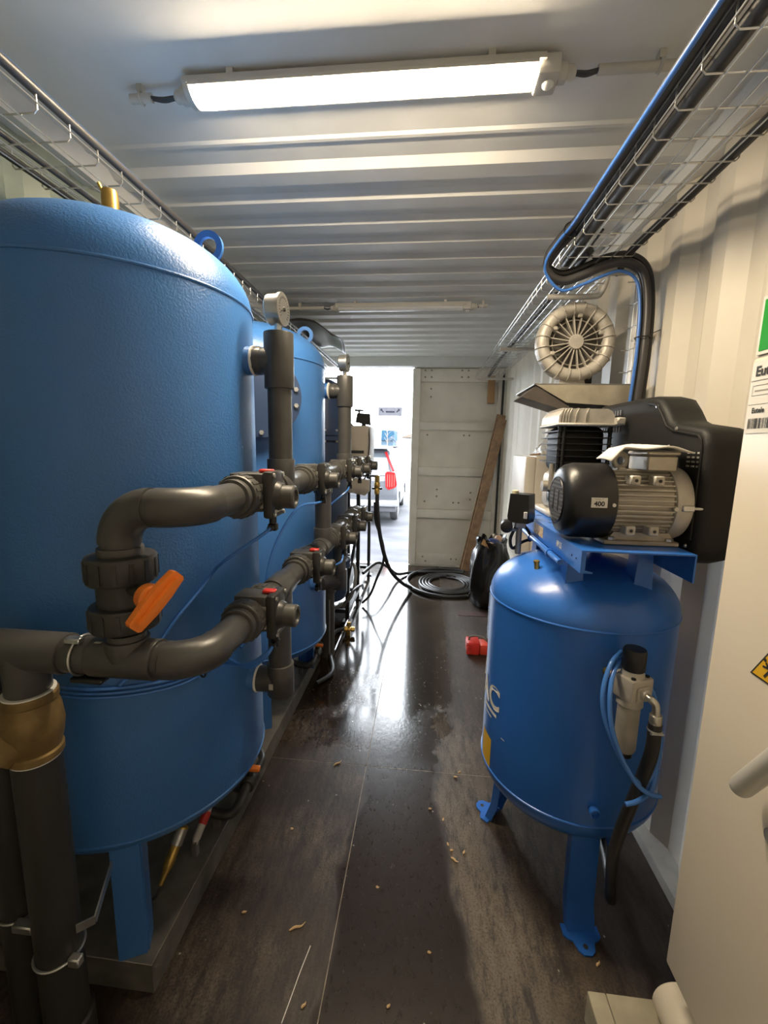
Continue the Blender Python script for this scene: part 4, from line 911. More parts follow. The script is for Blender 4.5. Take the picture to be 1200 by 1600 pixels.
# ---------------------------------------------------------------- junction enclosure behind the compressor
jb = thing('wall_enclosure', (1.0, 2.8, .86), 'cream plastic enclosure on the right wall behind the compressor', 'enclosure')
MB().rbox(.86, 1.163, 2.62, 3.02, .88, 1.545, .008, 2).build('housing', M_cab, jb)
MB().rbox(.800, .859, 2.625, 3.015, .885, 1.540, .008, 2).build('lid', M_cab, jb)
b = MB(); vs = []; nx, ny = 12, 10
for i in range(nx+1):
    for j in range(ny+1):
        u, v = i/nx, j/ny; vs.append((.90+.22*u, 2.66+.26*v, 1.560+.14*math.sin(PI*u)*math.sin(PI*v)+random.uniform(-.018, .018)))
b.add(vs, [(i*(ny+1)+j, (i+1)*(ny+1)+j, (i+1)*(ny+1)+j+1, i*(ny+1)+j+1) for i in range(nx) for j in range(ny)])
o = b.build('plastic_bag', M_clear, smooth=25); tag(o, 'crumpled clear plastic bag on top of the wall enclosure', 'bag')
so = o.modifiers.new('thick', 'SOLIDIFY'); so.thickness = .001
cable('loose_wire', [(.83, 2.66, 1.549), (.90, 2.70, 1.556), (.98, 2.78, 1.552)], .004, M_card, 'thin brown wire lying on the wall enclosure', 5, cat='wire')
# ---------------------------------------------------------------- cream cabinet at the right edge
XF, YF = .850, .955
cb = thing('control_cabinet', (1.0, .45, .31), 'tall cream control cabinet at the right edge of the picture', 'cabinet')
MB().prism([(-.30, .312), (YF, .312), (YF, 1.762), (YF-.010, 1.775), (-.30, 1.775)], (XF+.018, 0, 0), (0, 1, 0), (0, 0, 1), (.295, 0, 0)).build('cabinet_body', M_cab, cb)
dr2 = MB().rbox(XF, XF+.0175, -.29, YF, .312, 1.772, .006, 3).build('cabinet_door', M_cab, cb)
M_handle = mat('satin_handle', (.62, .60, .55), .3, .2, var=.02)
hb = MB().lathe([(.004, 0), (.011, .003), (.0165, .009), (.0185, .018), (.0185, .20)], (XF-.040, .774, .957), (0, -.50, .86), 24).build('handle', M_handle, dr2)
MB().rbox(XF-.040, XF-.0005, .66, .70, 1.09, 1.14, .006, 2).build('handle_base', M_gauge, hb)
MB().lathe([(.015, 0), (.015, .008), (.012, .010)], (XF-.0005, .728, .905), (-1, 0, 0), 20).build('lock', M_handle, dr2)
def face(u, v): return Vector((XF-.0014, YF-.004-u, v))
def fquad(name, u0, u1, v0, v1, m, par, off=0.):
    return MB().add([face(u0, v0)-Vector((off, 0, 0)), face(u1, v0)-Vector((off, 0, 0)), face(u1, v1)-Vector((off, 0, 0)), face(u0, v1)-Vector((off, 0, 0))], [(0, 1, 2, 3)]).build(name, m, par, fix=False)
lb = fquad('shipping_label', .002, .15, 1.625, 1.764, M_paper, dr2)
ft = lambda du, dv: (lambda u, v: Vector((XF-.0022, YF-.004-(u+du), v+dv)))
text_on('label_text', 'Eutele', .026, ft(.045, 1.744), M_print, lb, .0009, 1.0)
fquad('label_rule', .004, .14, 1.7265, 1.7275, M_print, lb, .0006)
for z in (1.698, 1.717): fquad('label_rule', .010, .14, z, z+.0008, M_print, lb, .0006)
fquad('label_rule', .010, .0108, 1.698, 1.7178, M_print, lb, .0006)
fquad('label_rule', .016, .09, 1.706, 1.7085, mat('grey_print2', (.3, .28, .25), .7, var=0), lb, .0006)
fquad('label_rule', .004, .14, 1.6805, 1.6812, M_print, lb, .0006)
text_on('label_text', 'Eutele', .014, ft(.032, 1.669), M_print, lb, .0005, .9)
x_ = .010
while x_ < .11:
    w_ = random.choice((.0008, .0015, .0025)); fquad('barcode_bar', x_, x_+w_, 1.634, 1.654, M_print, lb, .0006); x_ += w_+random.choice((.001, .0016, .0022))
# warning triangle
c0 = Vector((XF-.0014, .800, 1.185))
def tri(s, off): return [c0+Vector((-off, -s*math.cos(a), s*math.sin(a))) for a in (PI/2, PI/2+2*PI/3, PI/2+4*PI/3)]
tr_ = MB().add(tri(.044, 0), [(0, 1, 2)]).build('warning_triangle', M_print, dr2, fix=False)
MB().add(tri(.037, .0006), [(0, 1, 2)]).build('triangle_field', M_yellow, tr_, fix=False)
b = MB()
def stick(y0, z0, y1, z1, w=.004): b.bar(c0+Vector((-.0014, y0, z0)), c0+Vector((-.0014, y1, z1)), w, .0004, (1, 0, 0))
stick(.004, .016, -.006, .004); stick(.010, .006, -.002, .008); stick(-.006, .004, .004, -.012); stick(-.006, .004, -.012, -.010); stick(-.002, .008, -.012, .012)
b.lathe([(.0038, 0), (.001, .0004)], c0+Vector((-.0014, .007, .020)), (-1, 0, 0), 10)
b.build('hazard_figure', M_print, tr_)
pd = thing('pipe_duct', (.90, .7, .10), 'cream round duct lying under the cabinet on the pale boards', 'duct')
MB().lathe([(.052, 0), (.056, .004), (.056, 1.1)], (.905, .985, .1565), (0, -1, 0), 32).build('duct_pipe', M_cab, pd)
for x0, x1, lab in ((.700, .748, 'narrow pale wooden board on the floor under the cabinet, nearest the aisle'), (.7495, .90, 'wide pale wooden board on the floor under the cabinet')):
    tag(MB().rbox(x0, x1, .25, 1.015, .0005, .100, .002, 1).build('wooden_board', M_paleWood), lab, 'board', 'pale boards under the cabinet')
for yb in (.35, .85):
    tag(MB().rbox(.93, 1.10, yb, yb+.08, .0005, .3115, .003, 1).build('cabinet_stand', M_skid), ('far' if yb > .5 else 'near')+' steel stand block under the cream cabinet', 'stand')
es = thing('exit_sign', (1.163, 1.30, 1.88), 'green sign stuck on the right wall above the cabinet', 'sign')
MB().box(1.158, 1.163, 1.19, 1.402, 1.868, 2.03).build('sign_border', M_paper, es)
MB().box(1.1565, 1.1579, 1.20, 1.392, 1.878, 2.02).build('sign_face', M_green, es)
# ---------------------------------------------------------------- treatment unit behind the tanks
bv = thing('filter_vessel', (-.62, 3.25, 0), 'dark blue bolted filter vessel behind the second tank', 'vessel')
VX, VY = -.62, 3.28
MB().lathe([(.20, .36), (.215, .40), (.215, 1.95), (.19, 2.02), (.10, 2.07), (.001, 2.08)], (VX, VY, 0), (0, 0, 1), 48).build('vessel_shell', M_navy, bv)
MB().lathe([(.05, 0), (.05, .36)], (VX, VY, .0005), (0, 0, 1), 24).build('vessel_stand', M_pvcd, bv)
for zf in (1.62, .62):
    fl_ = MB().lathe([(.245, 0), (.245, .03), (.235, .034), (.245, .038), (.245, .066)], (VX, VY, zf), (0, 0, 1), 48).build('flange', M_navy, bv)
    bp = None
    for i in range(16):
        w = 2*PI*i/16; p = Vector((VX+.232*math.cos(w), VY+.232*math.sin(w), zf))
        if bp is None: bp = MB().lathe([(.010, -.014), (.010, 0), (.006, 0), (.006, .066), (.010, .066), (.010, .080)], p, (0, 0, 1), 6).build('bolt', M_steel, fl_); p0 = p
        else: copy_at(bp, fl_, p-p0)
sp_ = thing('support_pipe', (-.50, 2.99, 0), 'dark grey standing pipe behind the second tank near the floor', 'pipe')
MB().cyl((-.50, 2.99, .0005), (-.50, 2.99, .52), .055, n=24).build('pipe', M_pvc, sp_); MB().ccyl((-.50, 2.99, .50), (-.50, 2.99, .58), .066, .003, 24).build('pipe_cap', M_pvc, sp_)
fr = thing('machine_frame', (-.65, 4.2, 0), 'black steel tube frame of the treatment unit near the open door', 'frame')
for x, y in ((-.46, 3.62), (-.46, 4.20), (-.46, 5.05), (-1.10, 3.62), (-1.10, 4.2), (-1.10, 5.05)):
    MB().box(x-.018, x+.018, y-.018, y+.018, .012, 1.36).build('post', M_frame, fr)
    MB().box(x-.04, x+.04, y-.04, y+.04, .0005, .0118).build('foot', M_frame, fr)
for z in (.10, .75, 1.34):
    for x in (-.46, -1.10): MB().box(x-.0175, x+.0175, 3.639, 5.031, z-.0175, z+.0175).build('rail', M_frame, fr)
    for y in (3.62, 4.2, 5.05): MB().box(-1.081, -.479, y-.017, y+.017, z-.017, z+.017).build('rail', M_frame, fr)
MB().cyl((-.47, 2.93, .012), (-.47, 2.93, .46), .007, n=8).cyl((-.445, 3.0, .03), (-.455, 4.0, .03), .007, n=8).build('tie_rod', M_steel, fr)
cc = thing('control_box', (-.40, 3.75, 1.36), 'beige control box on the treatment unit frame', 'control box')
MB().rbox(-.56, -.285, 3.60, 4.0, 1.362, 1.752, .008, 2).build('box_body', M_beige, cc)
MB().rbox(-.555, -.29, 3.588, 3.599, 1.40, 1.745, .004, 1).build('box_door', M_beige, cc)
MB().box(-.43, -.32, 3.584, 3.5875, 1.52, 1.545).build('vent_slot', M_print, cc)
MB().prism([(-.58, 1.33), (-.27, 1.30), (-.27, 1.20), (-.30, 1.17), (-.58, 1.22)], (0, 3.52, 0), (1, 0, 0), (0, 0, 1), (0, .10, 0)).build('drip_tray', M_beige, cc)
sc_ = thing('display_screen', (-.38, 3.8, 1.753), 'black tilted display screen on top of the beige control box', 'screen')
MB().prism([(-.43, 1.79), (-.295, 1.765), (-.305, 1.865), (-.415, 1.872)], (0, 3.80, 0), (1, 0, 0), (0, 0, 1), (0, .03, 0)).build('screen_case', M_blackm, sc_)
MB().cyl((-.36, 3.83, 1.7525), (-.36, 3.83, 1.80), .02, n=12).build('screen_stand', M_blackm, sc_)
MB().rbox(-.435, -.36, 3.78, 3.83, 1.885, 1.90, .004, 1).cyl((-.40, 3.815, 1.87), (-.40, 3.815, 1.886), .008, n=10).build('screen_bracket', M_blackm, sc_)
cable('unit_cable', [(-.285, 3.62, 1.73), (-.275, 3.59, 1.60), (-.285, 3.58, 1.45), (-.30, 3.57, 1.33), (-.36, 3.57, 1.24)], .006, M_hose, 'thin black cable hanging down the side of the beige control box', 6)
cable('unit_cable', [(-.44, 3.70, 1.754), (-.50, 3.6, 1.83), (-.46, 3.5, 1.95), (-.52, 3.42, 2.05)], .010, M_hose, 'black cable rising behind the beige control box', 6)
pu = thing('feed_pump', (-.70, 4.3, .11), 'black motor pump inside the treatment unit frame', 'pump')
MB().ccyl((-.60, 3.9, .95), (-.60, 4.3, .95), .10, .02, 32).build('pump_motor', M_black, pu)
MB().ccyl((-.60, 3.72, .95), (-.60, 3.899, .95), .075, .01, 32).build('pump_head', M_steel, pu)
MB().box(-.68, -.52, 3.95, 4.25, .768, .85).build('pump_foot', M_frame, pu)
pu2 = thing('feed_pump', (-.60, 4.3, .12), 'lower black motor pump near the floor inside the frame', 'pump')
MB().ccyl((-.62, 4.0, .42), (-.62, 4.5, .42), .11, .02, 32).build('pump_motor', M_black, pu2)
MB().ccyl((-.62, 3.78, .42), (-.62, 3.999, .42), .085, .01, 32).build('pump_head', M_gauge, pu2)
MB().box(-.70, -.54, 3.9, 4.4, .1185, .32).build('pump_foot', M_frame, pu2)
for z, x, lab in ((1.05, -.80, 'upper'), (.62, -.85, 'lower')):
    v = thing('membrane_tube', (x, 4.3, z), lab+' white membrane tube lying in the treatment unit frame', 'tube')
    MB().ccyl((x, 3.68, z), (x, 4.98, z), .06, .01, 28).build('tube_body', M_white, v)
    for yy in (3.66, 4.98): MB().ccyl((x, yy, z), (x, yy+.06, z), .07, .006, 28).build('tube_clamp', M_steel, v)
    MB().box(x-.05, x+.05, 4.18, 4.22, z-.30 if z > 1 else z-.50, z-.058).build('tube_support', M_frame, v)
cable('suction_hose', [(-.52, 3.86, .42), (-.44, 3.78, .50), (-.40, 3.70, .40), (-.44, 3.62, .22), (-.60, 3.5, .14)], .016, mat('grey_hose', (.25, .25, .24), .4), 'grey looped hose at the lower pump of the treatment unit', 8, cat='hose')
cable('suction_hose', [(-.55, 3.75, .95), (-.42, 3.70, 1.02), (-.37, 3.66, .90), (-.40, 3.60, .70), (-.45, 3.58, .40)], .014, M_hose, 'black hose curving down from the upper pump', 8, cat='hose')
cable('suction_hose', [(-.42, 3.2, .30), (-.36, 3.3, .40), (-.33, 3.6, .36), (-.36, 3.9, .22)], .013, M_hose, 'black hose at the foot of the treatment unit frame', 8, cat='hose')
# hanging black hoses with brass couplings
HX, HY = -.245, 4.05
hs = thing('hanging_hose', (HX, HY, 0), 'black hose with brass coupling hanging beside the treatment unit frame', 'hose')
MB().tube([(HX-.01, HY, 1.13), (HX-.005, HY, .98), (HX+.02, HY, .75), (HX+.07, HY+.05, .50), (HX+.14, HY+.15, .30), (HX+.25, HY+.35, .12), (HX+.33, HY+.5, .03)], .020, 12, 8).build('hose_pipe', M_hose, hs)
br_ = MB().lathe([(.022, 0), (.026, .01), (.026, .05), (.020, .06), (.028, .07), (.028, .11), (.020, .12), (.024, .13), (.024, .18)], (HX-.012, HY, 1.125), (0, 0, 1), 16).build('brass_coupling', M_brass, hs)
MB().rbox(HX-.06, HX+.04, HY-.012, HY+.012, 1.17, 1.19, .004, 1).build('coupling_lever', M_black, br_)
MB().bar((-.455, HY, 1.30), (HX-.01, HY, 1.30), .012, .02).bar((HX-.012, HY, 1.298), (HX-.012, HY, 1.31), .02, .02).build('hook', M_frame, hs)
cable('floor_hose', [(HX-.03, HY, 1.05), (HX-.02, HY+.02, .85), (HX+.05, HY+.05, .62), (HX+.06, HY+.04, .45), (HX, HY, .28), (HX-.06, HY-.02, .12), (HX-.14, HY-.02, .024)], .013, M_hose, 'second black hose crossing behind the hanging hose down to the floor', 8, cat='hose')
cable('floor_hose', [(-.42, 4.3, .25), (-.30, 4.55, .30), (-.20, 4.75, .20), (-.10, 4.95, .06), (.05, 5.15, .021), (.30, 5.22, .021), (.56, 5.26, .021), (.72, 5.24, .021)], .018, M_hose, 'black hose running over the floor to the coil by the closed door', 8, cat='hose')
bf = thing('brass_fitting', (-.40, 3.36, 0), 'small brass hose fitting on the floor at the foot of the frame', 'fitting')
MB().lathe([(.020, 0), (.024, .008), (.024, .03), (.016, .036), (.016, .06), (.022, .064), (.022, .09), (.014, .094)], (-.44, 3.34, .055), (1, .25, -.1), 6).build('fitting_body', M_brass, bf)
MB().lathe([(.012, 0), (.012, .04), (.018, .042), (.018, .06)], (-.40, 3.35, .05), (0, .1, 1), 12).build('fitting_branch', M_brass, bf)
MB().tube([(-.44, 3.335, .055), (-.50, 3.28, .05), (-.52, 3.10, .035), (-.46, 2.92, .022), (-.40, 2.70, .020), (-.47, 2.55, .020)], .016, 10, 6).build('fitting_hose', M_hose, bf)
MB().box(-.415, -.385, 3.33, 3.37, .0005, .045).build('fitting_foot', M_brass, bf)
# coiled black hose on the floor
cc0 = Vector((.50, 4.82, 0)); pts = []
for i in range(0, 137):
    a = 2*PI*i/32; r = .34-.036*i/32; z = .0145+.004*math.sin(i*.37)**2
    pts.append(cc0+Vector((r*math.cos(a)*1.0, r*math.sin(a)*1.15, z)))
pts += [cc0+Vector((.10, .22, .03)), cc0+Vector((.0, .24, .042))]
pts = [cc0+Vector((.33+.0*k, -.02*k, .02)) for k in (2, 1)] + pts
big = [Vector((.50+.47*math.cos(a), 4.86+.52*math.sin(a), .021)) for a in [math.radians(d) for d in range(60, 330, 15)]]
tag(MB().tube(big + [Vector((.885, 4.52, .030)), Vector((.91, 4.62, .021))], .019, 12, 4).build('floor_hose', M_hose), 'wide outer loop of black hose on the floor around the coil', 'hose')
tag(MB().tube(pts, .0135, 10, 2).build('coiled_hose', M_hose), 'tightly coiled black hose lying on the wet floor by the closed door', 'hose')
# leaning planks
for k, (p0, p1, lab) in enumerate((((.735, 5.44, .012), (1.10, 5.40, 1.985), 'longer weathered plank leaning against the right wall by the closed door'), ((.755, 5.39, .012), (1.105, 5.35, 1.93), 'second weathered plank leaning just in front of the longer one'))):
    d = (Vector(p1)-Vector(p0)).normalized()
    b = MB().bar(p0, p1, .036, .105, Vector((1, 0, 0))); tag(b.build('leaning_plank', M_wood), lab, 'plank', 'leaning planks')
# rubbish bag
gb = thing('rubbish_bag', (.88, 4.22, 0), 'open black rubbish bag standing by the right wall', 'bag')
b = MB(); n = 40; rows = [(0.0, .12), (.02, .17), (.10, .20), (.22, .205), (.36, .20), (.46, .185), (.56, .165), (.63, .140), (.68, .148), (.70, .130), (.64, .10), (.56, .085)]
vs = []
rnd = random.Random(3)
for k, (z, r) in enumerate(rows):
    for i in range(n):
        a = 2*PI*i/n; rr = r*(1+.07*math.sin(3*a+k*.7)+.05*math.sin(7*a-k*1.3)+.03*math.sin(13*a+k*2.1)); rr *= 1+rnd.uniform(-.06, .05)
        zz = z+((.035*math.sin(2*a+.5)+.02*math.sin(5*a+1)) if k > 5 else 0)+rnd.uniform(-.012, .012)*(k > 1)
        vs.append((.885+rr*math.cos(a)*1.02, 4.22+rr*math.sin(a), max(.0008, zz)))
fs = [(k*n+i, k*n+(i+1) % n, (k+1)*n+(i+1) % n, (k+1)*n+i) for k in range(len(rows)-1) for i in range(n)] + [tuple(range(n)), tuple(range((len(rows)-1)*n, len(rows)*n))]
b.add(vs, fs).build('bag_film', M_bag, gb, smooth=60)
tag(MB().prism([(-.06, 0), (.05, -.03), (.06, .03), (-.05, .05)], (.825, 4.10, .645), (1, -.1, -.25), (.2, .1, 1), (.01, .03, 0)).build('cardboard_piece', M_card), 'piece of tan cardboard sticking out of the rubbish bag', 'cardboard')
tag(MB().sphere((.89, 4.17, .655), .07, 16, (1.1, .8, .75)).build('blue_wrapper', mat('blue_film', (.03, .05, .16), .3, bump=.6, bscale=20)), 'crumpled dark blue wrapper inside the rubbish bag', 'wrapper')
tag(MB().sphere((.945, 4.20, .695), .038, 12, (1, .8, 1.1)).build('tan_wrapper', mat('tan_film', (.45, .28, .18), .5, bump=.4, bscale=30)), 'small tan wrapper on top in the rubbish bag', 'wrapper')
# red tool and bag of leads beside the compressor
rt_ = thing('tool_case', (.63, 3.17, 0), 'red ribbed plastic tool case on the floor behind the compressor', 'tool case')
MB().rbox(.565, .665, 3.12, 3.25, .0008, .100, .012, 2).build('case_body', M_red, rt_)
for k in range(6): MB().rbox(.560, .600, 3.112, 3.118, .012+.014*k, .019+.014*k, .002, 1).build('case_rib', M_red, rt_)
MB().rbox(.668, .76, 3.13, 3.25, .0008, .082, .01, 2).build('case_end', mat('orange_red_plastic', (.60, .06, .03), .4), rt_)
MB().tube([(.585, 3.18, .100), (.60, 3.18, .128), (.68, 3.18, .130), (.74, 3.18, .085)], .008, 8, 5).build('case_handle', M_skid, rt_)
lb_ = thing('lead_bag', (.72, 2.62, 0), 'clear bag of blue and white leads hanging beside the compressor tank', 'bag')
MB().rbox(.560, .60, 2.05, 2.20, .58, .84, .012, 2).build('bag_side', mat('blue_grey_film', (.10, .16, .32), .25, bump=.5, bscale=25), lb_)
MB().tube([(.57, 2.08, .842), (.565, 2.10, .88), (.58, 2.13, .89), (.59, 2.16, .842)], .006, 8, 5).build('bag_handle', M_red, lb_)
MB().tube([(.565, 2.07, .60), (.548, 2.045, .55), (.545, 2.06, .45)], .005, 8, 5).tube([(.58, 2.07, .60), (.575, 2.05, .35), (.58, 2.08, .006)], .007, 8, 5).build('lead', M_white, lb_)
# debris
chips = [(-.187, 1.885, .05, .8), (-.168, 1.147, .055, .5), (.358, 1.48, .014, .3), (.406, 1.478, .018, 1.2), (.366, 1.441, .032, -.6), (.081, 1.305, .012, 0), (.344, 1.506, .014, 2), (-.362, 1.171, .016, .4), (-.091, .955, .018, 1), (.267, 1.124, .012, 0), (.791, 1.152, .02, .8), (.274, 1.667, .014, .2), (.399, 1.866, .02, .1), (.33, 1.62, .016, 1.4), (.42, 1.90, .018, .6), (-.30, 1.5, .012, .3), (.15, .98, .012, .9)]
places = ['on the floor seam', 'long and curled left of the damp strip', 'right of the damp strip', 'beside the damp strip towards the compressor', 'thick one right of the damp strip', 'round one in the middle of the damp strip', 'tiny one at the right edge of the damp strip', 'pale lump near the skid', 'lump near the bottom of the picture', 'speck low in the damp strip', 'pale lump near the compressor foot', 'speck in the far damp strip', 'near the compressor foot by the cross seam', 'short one on the scuffed floor', 'by the cross seam on the right', 'speck left of the floor seam', 'speck lowest in the damp strip']
for (x, y, L, a), pl_ in zip(chips, places):
    d = Vector((math.cos(a), math.sin(a), 0)); q = Vector((-d.y, d.x, 0)); c = Vector((x, y, .0045))
    b = MB(); w = min(.012, L*.3)
    b.tube([c-d*L*.5, c-d*L*.15+q*L*.06, c+d*L*.2-q*L*.03, c+d*L*.5+q*L*.10], lambda t: .0012+.0028*math.sin(PI*min(1, t+.12)), 6, 4)
    tag(b.build('wood_chip', M_chip), 'wood chip '+pl_, 'chip', 'wood chips on the floor')
tag(MB().tube([(-.142, .912, .002), (-.132, .98, .002), (-.125, 1.03, .002), (-.112, 1.101, .002)], .0014, 6, 5).build('pale_thread', M_paper), 'pale thread lying on the floor left of the long seam', 'thread')
# ---------------------------------------------------------------- outside
GZ = -.16
def ground_mat():
    m = bpy.data.materials.new('wet_slush_asphalt'); m.use_nodes = True; nt = m.node_tree; N = nt.nodes; L = nt.links; b = N['Principled BSDF']
    geo = N.new('ShaderNodeNewGeometry'); mp = N.new('ShaderNodeMapping'); mp.inputs['Scale'].default_value = (.8, 1.6, 1); L.new(geo.outputs['Position'], mp.inputs[0])
    n = N.new('ShaderNodeTexNoise'); n.inputs['Scale'].default_value = 1.3; n.inputs['Detail'].default_value = 7; L.new(mp.outputs[0], n.inputs['Vector'])
    r = N.new('ShaderNodeValToRGB'); r.color_ramp.elements[0].position = .38; r.color_ramp.elements[1].position = .70
    r.color_ramp.elements[0].color = (.022, .023, .027, 1); r.color_ramp.elements[1].color = (.046, .046, .051, 1)
    L.new(n.outputs['Fac'], r.inputs['Fac']); L.new(r.outputs['Color'], b.inputs['Base Color']); b.inputs['Roughness'].default_value = .75; b.inputs['Specular IOR Level'].default_value = .15
    return m
struct(MB().box(-60, 60, 5.67, 120, GZ-.3, GZ).build('floor_outside', ground_mat()))
M_car = mat('silver_car_paint', (.034, .036, .042), .3, .0, var=.02)
M_carw = mat('chrome_white', (.10, .10, .105), .3, .0, var=.02)
M_tyre = mat('tyre_rubber', (.02, .02, .02), .8)
M_tail = mat('tail_light_red', (.22, .002, .003), .5, var=.02, spec=.1)
def car(x0, x1, y0, label, paint, detail=True, L=4.7, tilt=0):
    """car with its rear towards the container; lengthwise along +Y"""
    t = thing('parked_car', ((x0+x1)/2, y0, GZ), label, 'car')
    g = GZ
    side = [(0.05, .42), (0.0, .60), (.02, .98), (.10, 1.06), (.55, 1.62), (.75, 1.70), (1.8, 1.74), (2.6, 1.68), (3.3, 1.12), (4.4, 1.00), (L-.05, .85), (L, .55), (L-.05, .35), (3.95, .33), (3.75, .62), (3.35, .70), (2.95, .62), (2.80, .33), (1.30, .33), (1.15, .62), (.80, .70), (.45, .62), (.30, .36)]
    n = len(side); b = MB(); w = x1-x0
    for u, ins_ in ((0, .0), (.06, .0), (1-.06, 0), (1, 0)):
        for (yy, zz) in side:
            nar = (max(0, zz-1.0)*.36+(.03 if u in (0, 1) else 0)) if True else 0
            xx = x0+u*w; xx += nar if u < .5 else -nar
            sh = .04 if u in (0, 1) else 0
            b.v.append(Vector((xx, y0+yy+(sh if yy < L/2 else -sh), g+zz-(sh*.6 if zz > 1.2 else 0))))
    for k in range(3): b.f += [(k*n+i, k*n+(i+1) % n, (k+1)*n+(i+1) % n, (k+1)*n+i) for i in range(n)]
    b.f += [tuple(range(n)), tuple(range(3*n, 4*n))]
    body = b.build('car_body', paint, t, smooth=35)
    for xx in (x0+.04, x1-.24):
        for yy in (.80, 3.35):
            wh = MB().lathe([(.22, 0), (.32, .02), (.34, .05), (.34, .16), (.32, .19), (.22, .20)], (xx, y0+yy, g+.342), (1, 0, 0), 32).build('wheel', M_tyre, t)
            MB().lathe([(.20, -.002), (.03, -.004)], (xx, y0+yy, g+.342), (1, 0, 0), 20, caps=False).lathe([(.20, .202), (.03, .204)], (xx, y0+yy, g+.342), (1, 0, 0), 20, caps=False).build('hub_cap', M_carw, wh)
    xm = (x0+x1)/2
    # rear window
    MB().add([(x0+.22, y0+.125, g+1.085), (x1-.22, y0+.125, g+1.085), (x1-.30, y0+.500, g+1.565), (x0+.30, y0+.500, g+1.565), (x0+.22, y0+.115, g+1.095), (x1-.22, y0+.115, g+1.095), (x1-.30, y0+.490, g+1.575), (x0+.30, y0+.490, g+1.575)],
             [(4, 5, 6, 7), (0, 3, 2, 1), (0, 1, 5, 4), (1, 2, 6, 5), (2, 3, 7, 6), (3, 0, 4, 7)]).build('rear_window', M_glassb, t)
    MB().rbox(x0+.2, x1-.2, y0+.36, y0+.72, g+1.675, g+1.735, .02, 2).build('roof_spoiler', M_carw if detail else paint, t)
    for s, xx in ((1, x0), (-1, x1)):
        a = MB().prism([(0, .72), (s*.02, .66), (s*.18, .60), (s*.24, .66), (s*.26, .96), (s*.22, 1.0), (s*.04, .98)], (xx+s*.04, y0-.02, g+.19), (1, 0, 0), (0, 0, 1), (0, .12, 0))
        tl = a.build('tail_light', M_tail, t)
        if detail:
            for q_ in (.05, .10, .15, .20): MB().box(min(xx+s*(q_+.04), xx+s*(q_+.052)), max(xx+s*(q_+.04), xx+s*(q_+.052)), y0-.024, y0-.0205, g+.86, g+1.13).build('light_rib', M_red, tl)
            p0 = Vector((xx+s*.13, y0+.12, g+1.20)); p1 = Vector((xx+s*.34, y0+.50, g+1.60)); MB().bar(p0, p1, .045, .03, (0, -.8, .6)).build('pillar_light', M_tail, tl)
    if detail:
        MB().rbox(x0+.02, x1-.02, y0-.13, y0+.10, g+.42, g+.56, .03, 3).build('rear_bumper', M_carw, t)
        MB().rbox(x0+.05, x1-.05, y0-.06, y0+.12, g+.30, g+.419, .02, 2).build('lower_bumper', mat('grey_bumper', (.045, .045, .05), .8, spec=.05), t)
        text_on('tailgate_lettering', 'ncs', .10, lambda u, v: Vector((x1-.47+u, y0-.001, g+.90+v)), M_print, t)
        MB().rbox(xm+.40, xm+.46, y0-.22, y0-.05, g+.30, g+.34, .01, 1).lathe([(.025, 0), (.025, .05)], (xm+.43, y0-.20, g+.34), (0, 0, 1), 12).build('tow_hitch', M_frame, t)
        MB().box(x0+.3, x1-.3, y0-.004, y0+.02, g+.640, g+.648).build('tailgate_seam', M_print, t)
    return t
car(-2.18, -.38, 9.3, 'silver car with red tail light parked right outside the open door', M_car)
car(-3.9, -2.15, 42, 'far white car parked in the snowy yard', mat('white_car_paint', (.09, .09, .10), .3), False)
fb = thing('far_building', (-5.5, 55, GZ), 'pale blue flat building far outside the door', 'building')
MB().box(-12, -4.1, 55, 62, GZ, 2.3).build('building_wall', mat('pale_blue_wall', (.04, .06, .08), .8, spec=.05), fb)
MB().box(-12.2, -3.95, 54.8, 62.2, 2.3, 3.6).build('roof_band', mat('light_blue_band', (.015, .04, .065), .8, spec=.05), fb)
for k in range(4): MB().box(-11+1.7*k, -10+1.7*k, 54.97, 54.995, .5, 1.7).build('building_window', M_glassb, fb)
hb_ = thing('tan_building', (0, 70, GZ), 'tan low pitched building far outside behind the cars', 'building')
MB().box(-2.2, 14, 70, 80, GZ, 3.0).build('building_wall', mat('tan_wall', (.14, .115, .09), .7), hb_)
MB().prism([(-4, 3.0), (2.0, 5.4), (8, 3.0)], (0, 69.5, 0), (1, 0, 0), (0, 0, 1), (0, 11, 0)).build('building_roof', mat('tan_roof', (.065, .045, .03), .7), hb_)
sg = thing('yard_sign', (-1.95, 25, GZ), 'white yard sign with two dark arrows outside the door', 'sign')
MB().box(-2.66, -1.26, 25, 25.05, 3.30, 3.80).build('sign_panel', mat('white_sign', (.045, .045, .05), .8, spec=.05), sg)
for x in (-2.5, -1.42): MB().cyl((x, 25.09, GZ), (x, 25.09, 3.75), .035, n=10).build('sign_post', M_steel, sg)
M_dk = mat('dark_print', (.008, .008, .012), .8, spec=.05)
for s, xc in ((1, -2.42), (-1, -1.50)):
    MB().prism([(-.10*s, .10), (.02*s, .10), (-.02*s, .06), (.10*s, -.06), (.06*s, -.10), (-.06*s, .02), (-.10*s, -.02)], (xc, 24.99, 3.60), (1, 0, 0), (0, 0, 1), (0, .009, 0)).build('sign_arrow', M_dk, sg)
MB().box(-2.2, -1.7, 24.99, 24.999, 3.50, 3.58).build('sign_line', M_dk, sg)
lp = thing('lamp_post', (-1.30, 12.0, GZ), 'thin grey post standing outside the open door', 'post')
MB().cyl((-1.30, 12, GZ), (-1.30, 12, 6.5), .035, n=12).build('post', mat('post_grey', (.30, .30, .31), .5), lp)
wb = thing('steel_column', (-1.9, 14.4, GZ), 'white steel column outside left of the thin post', 'column')
MB().box(-2.28, -2.05, 14.3, 14.5, GZ, 3.9).build('column', M_snow, wb)
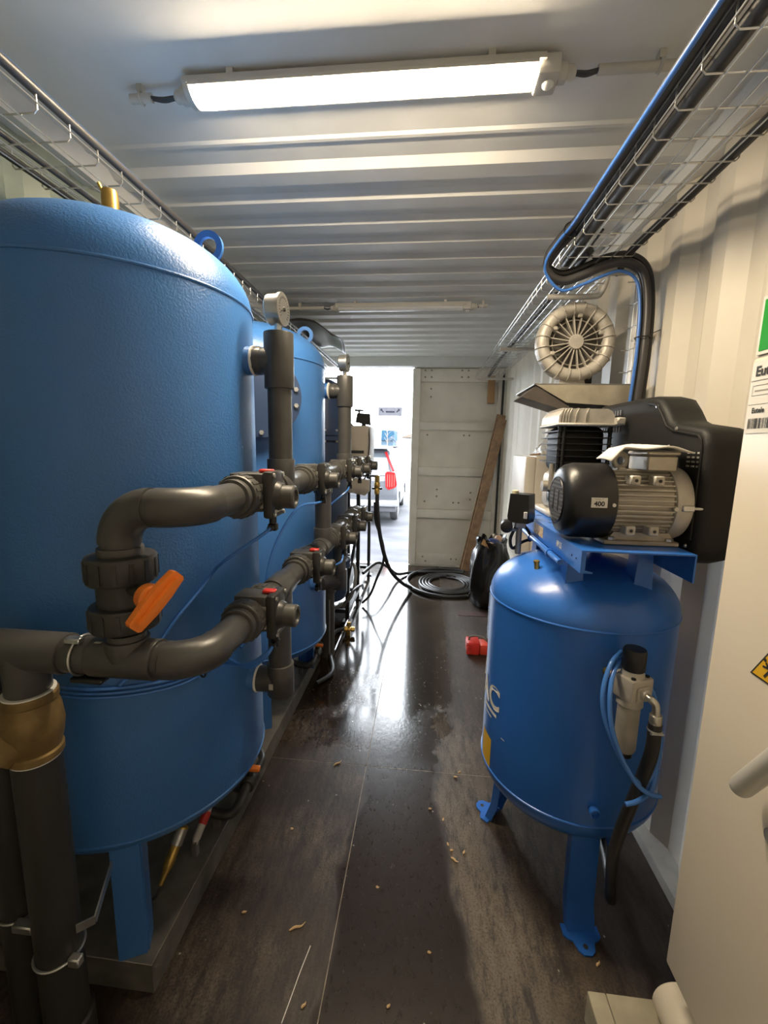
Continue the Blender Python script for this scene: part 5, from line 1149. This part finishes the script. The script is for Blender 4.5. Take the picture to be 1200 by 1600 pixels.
MB().box(-2.35, -1.98, 14.25, 14.55, 3.9, 3.98).build('column_cap', M_skid, wb)
rl = thing('yard_railing', (-1.8, 14.8, 2.5), 'thin metal railing outside beside the white column', 'railing')
MB().box(-6, -1.48, 14.7, 15.9, GZ, 2.55).build('platform', M_snow, rl)
for x in (-2.0, -1.75, -1.5): MB().cyl((x, 14.8, 2.55), (x, 14.8, 3.15), .015, n=8).build('railing_post', M_steel, rl)
for z in (2.85, 3.13): MB().cyl((-6, 14.8, z), (-1.48, 14.8, z), .014, n=8).build('railing_bar', M_steel, rl)
for i, (x, y, sx, sy, sz, lab) in enumerate(((-2, 34, 7, 4, 1.5, 'long snowbank behind the silver car'), (6, 58, 10, 5, 2.4, 'high snowbank to the right far outside'), (-9, 84, 9, 6, 4.8, 'large snowy mound far behind the pale blue building'))):
    b = MB(); n = 30; vs = []
    for k in range(11):
        tt = PI/2*k/10
        for j in range(n):
            a = 2*PI*j/n; w = 1+.10*math.sin(3*a+i)+.06*math.sin(5*a+k)
            vs.append((x+sx*math.cos(tt)*math.cos(a)*w, y+sy*math.cos(tt)*math.sin(a)*w, GZ+sz*math.sin(tt)*w*.95))
    b.add(vs, [(k*n+j, k*n+(j+1) % n, (k+1)*n+(j+1) % n, (k+1)*n+j) for k in range(10) for j in range(n)])
    tag(b.build('snowbank', M_snow, smooth=80), lab, 'snowbank')
rt0 = random.Random(5)
for (x, y, h, lab) in ((-3.2, 50, 3.6, 'bare tree far outside above the far white car'), (-4.6, 52, 3.8, 'bare tree far outside beside the pale blue building')):
    t = thing('bare_tree', (x, y, GZ), lab, 'tree')
    MB().tube([(x, y, GZ), (x+.05, y, GZ+h*.5), (x, y, GZ+h)], lambda u: .09-.05*u, 8, 4).build('trunk', mat('bark', (.10, .08, .07), .9), t)
    for k in range(12):
        a = rt0.uniform(0, 2*PI); z = GZ+h*rt0.uniform(.5, .95); L_ = rt0.uniform(.5, 1.1)
        MB().tube([(x+.02, y, z), (x+L_*.5*math.cos(a), y+L_*.5*math.sin(a), z+.35), (x+L_*math.cos(a), y+L_*math.sin(a), z+.6)], .022, 5, 3).build('branch', MATS['bark'], t)
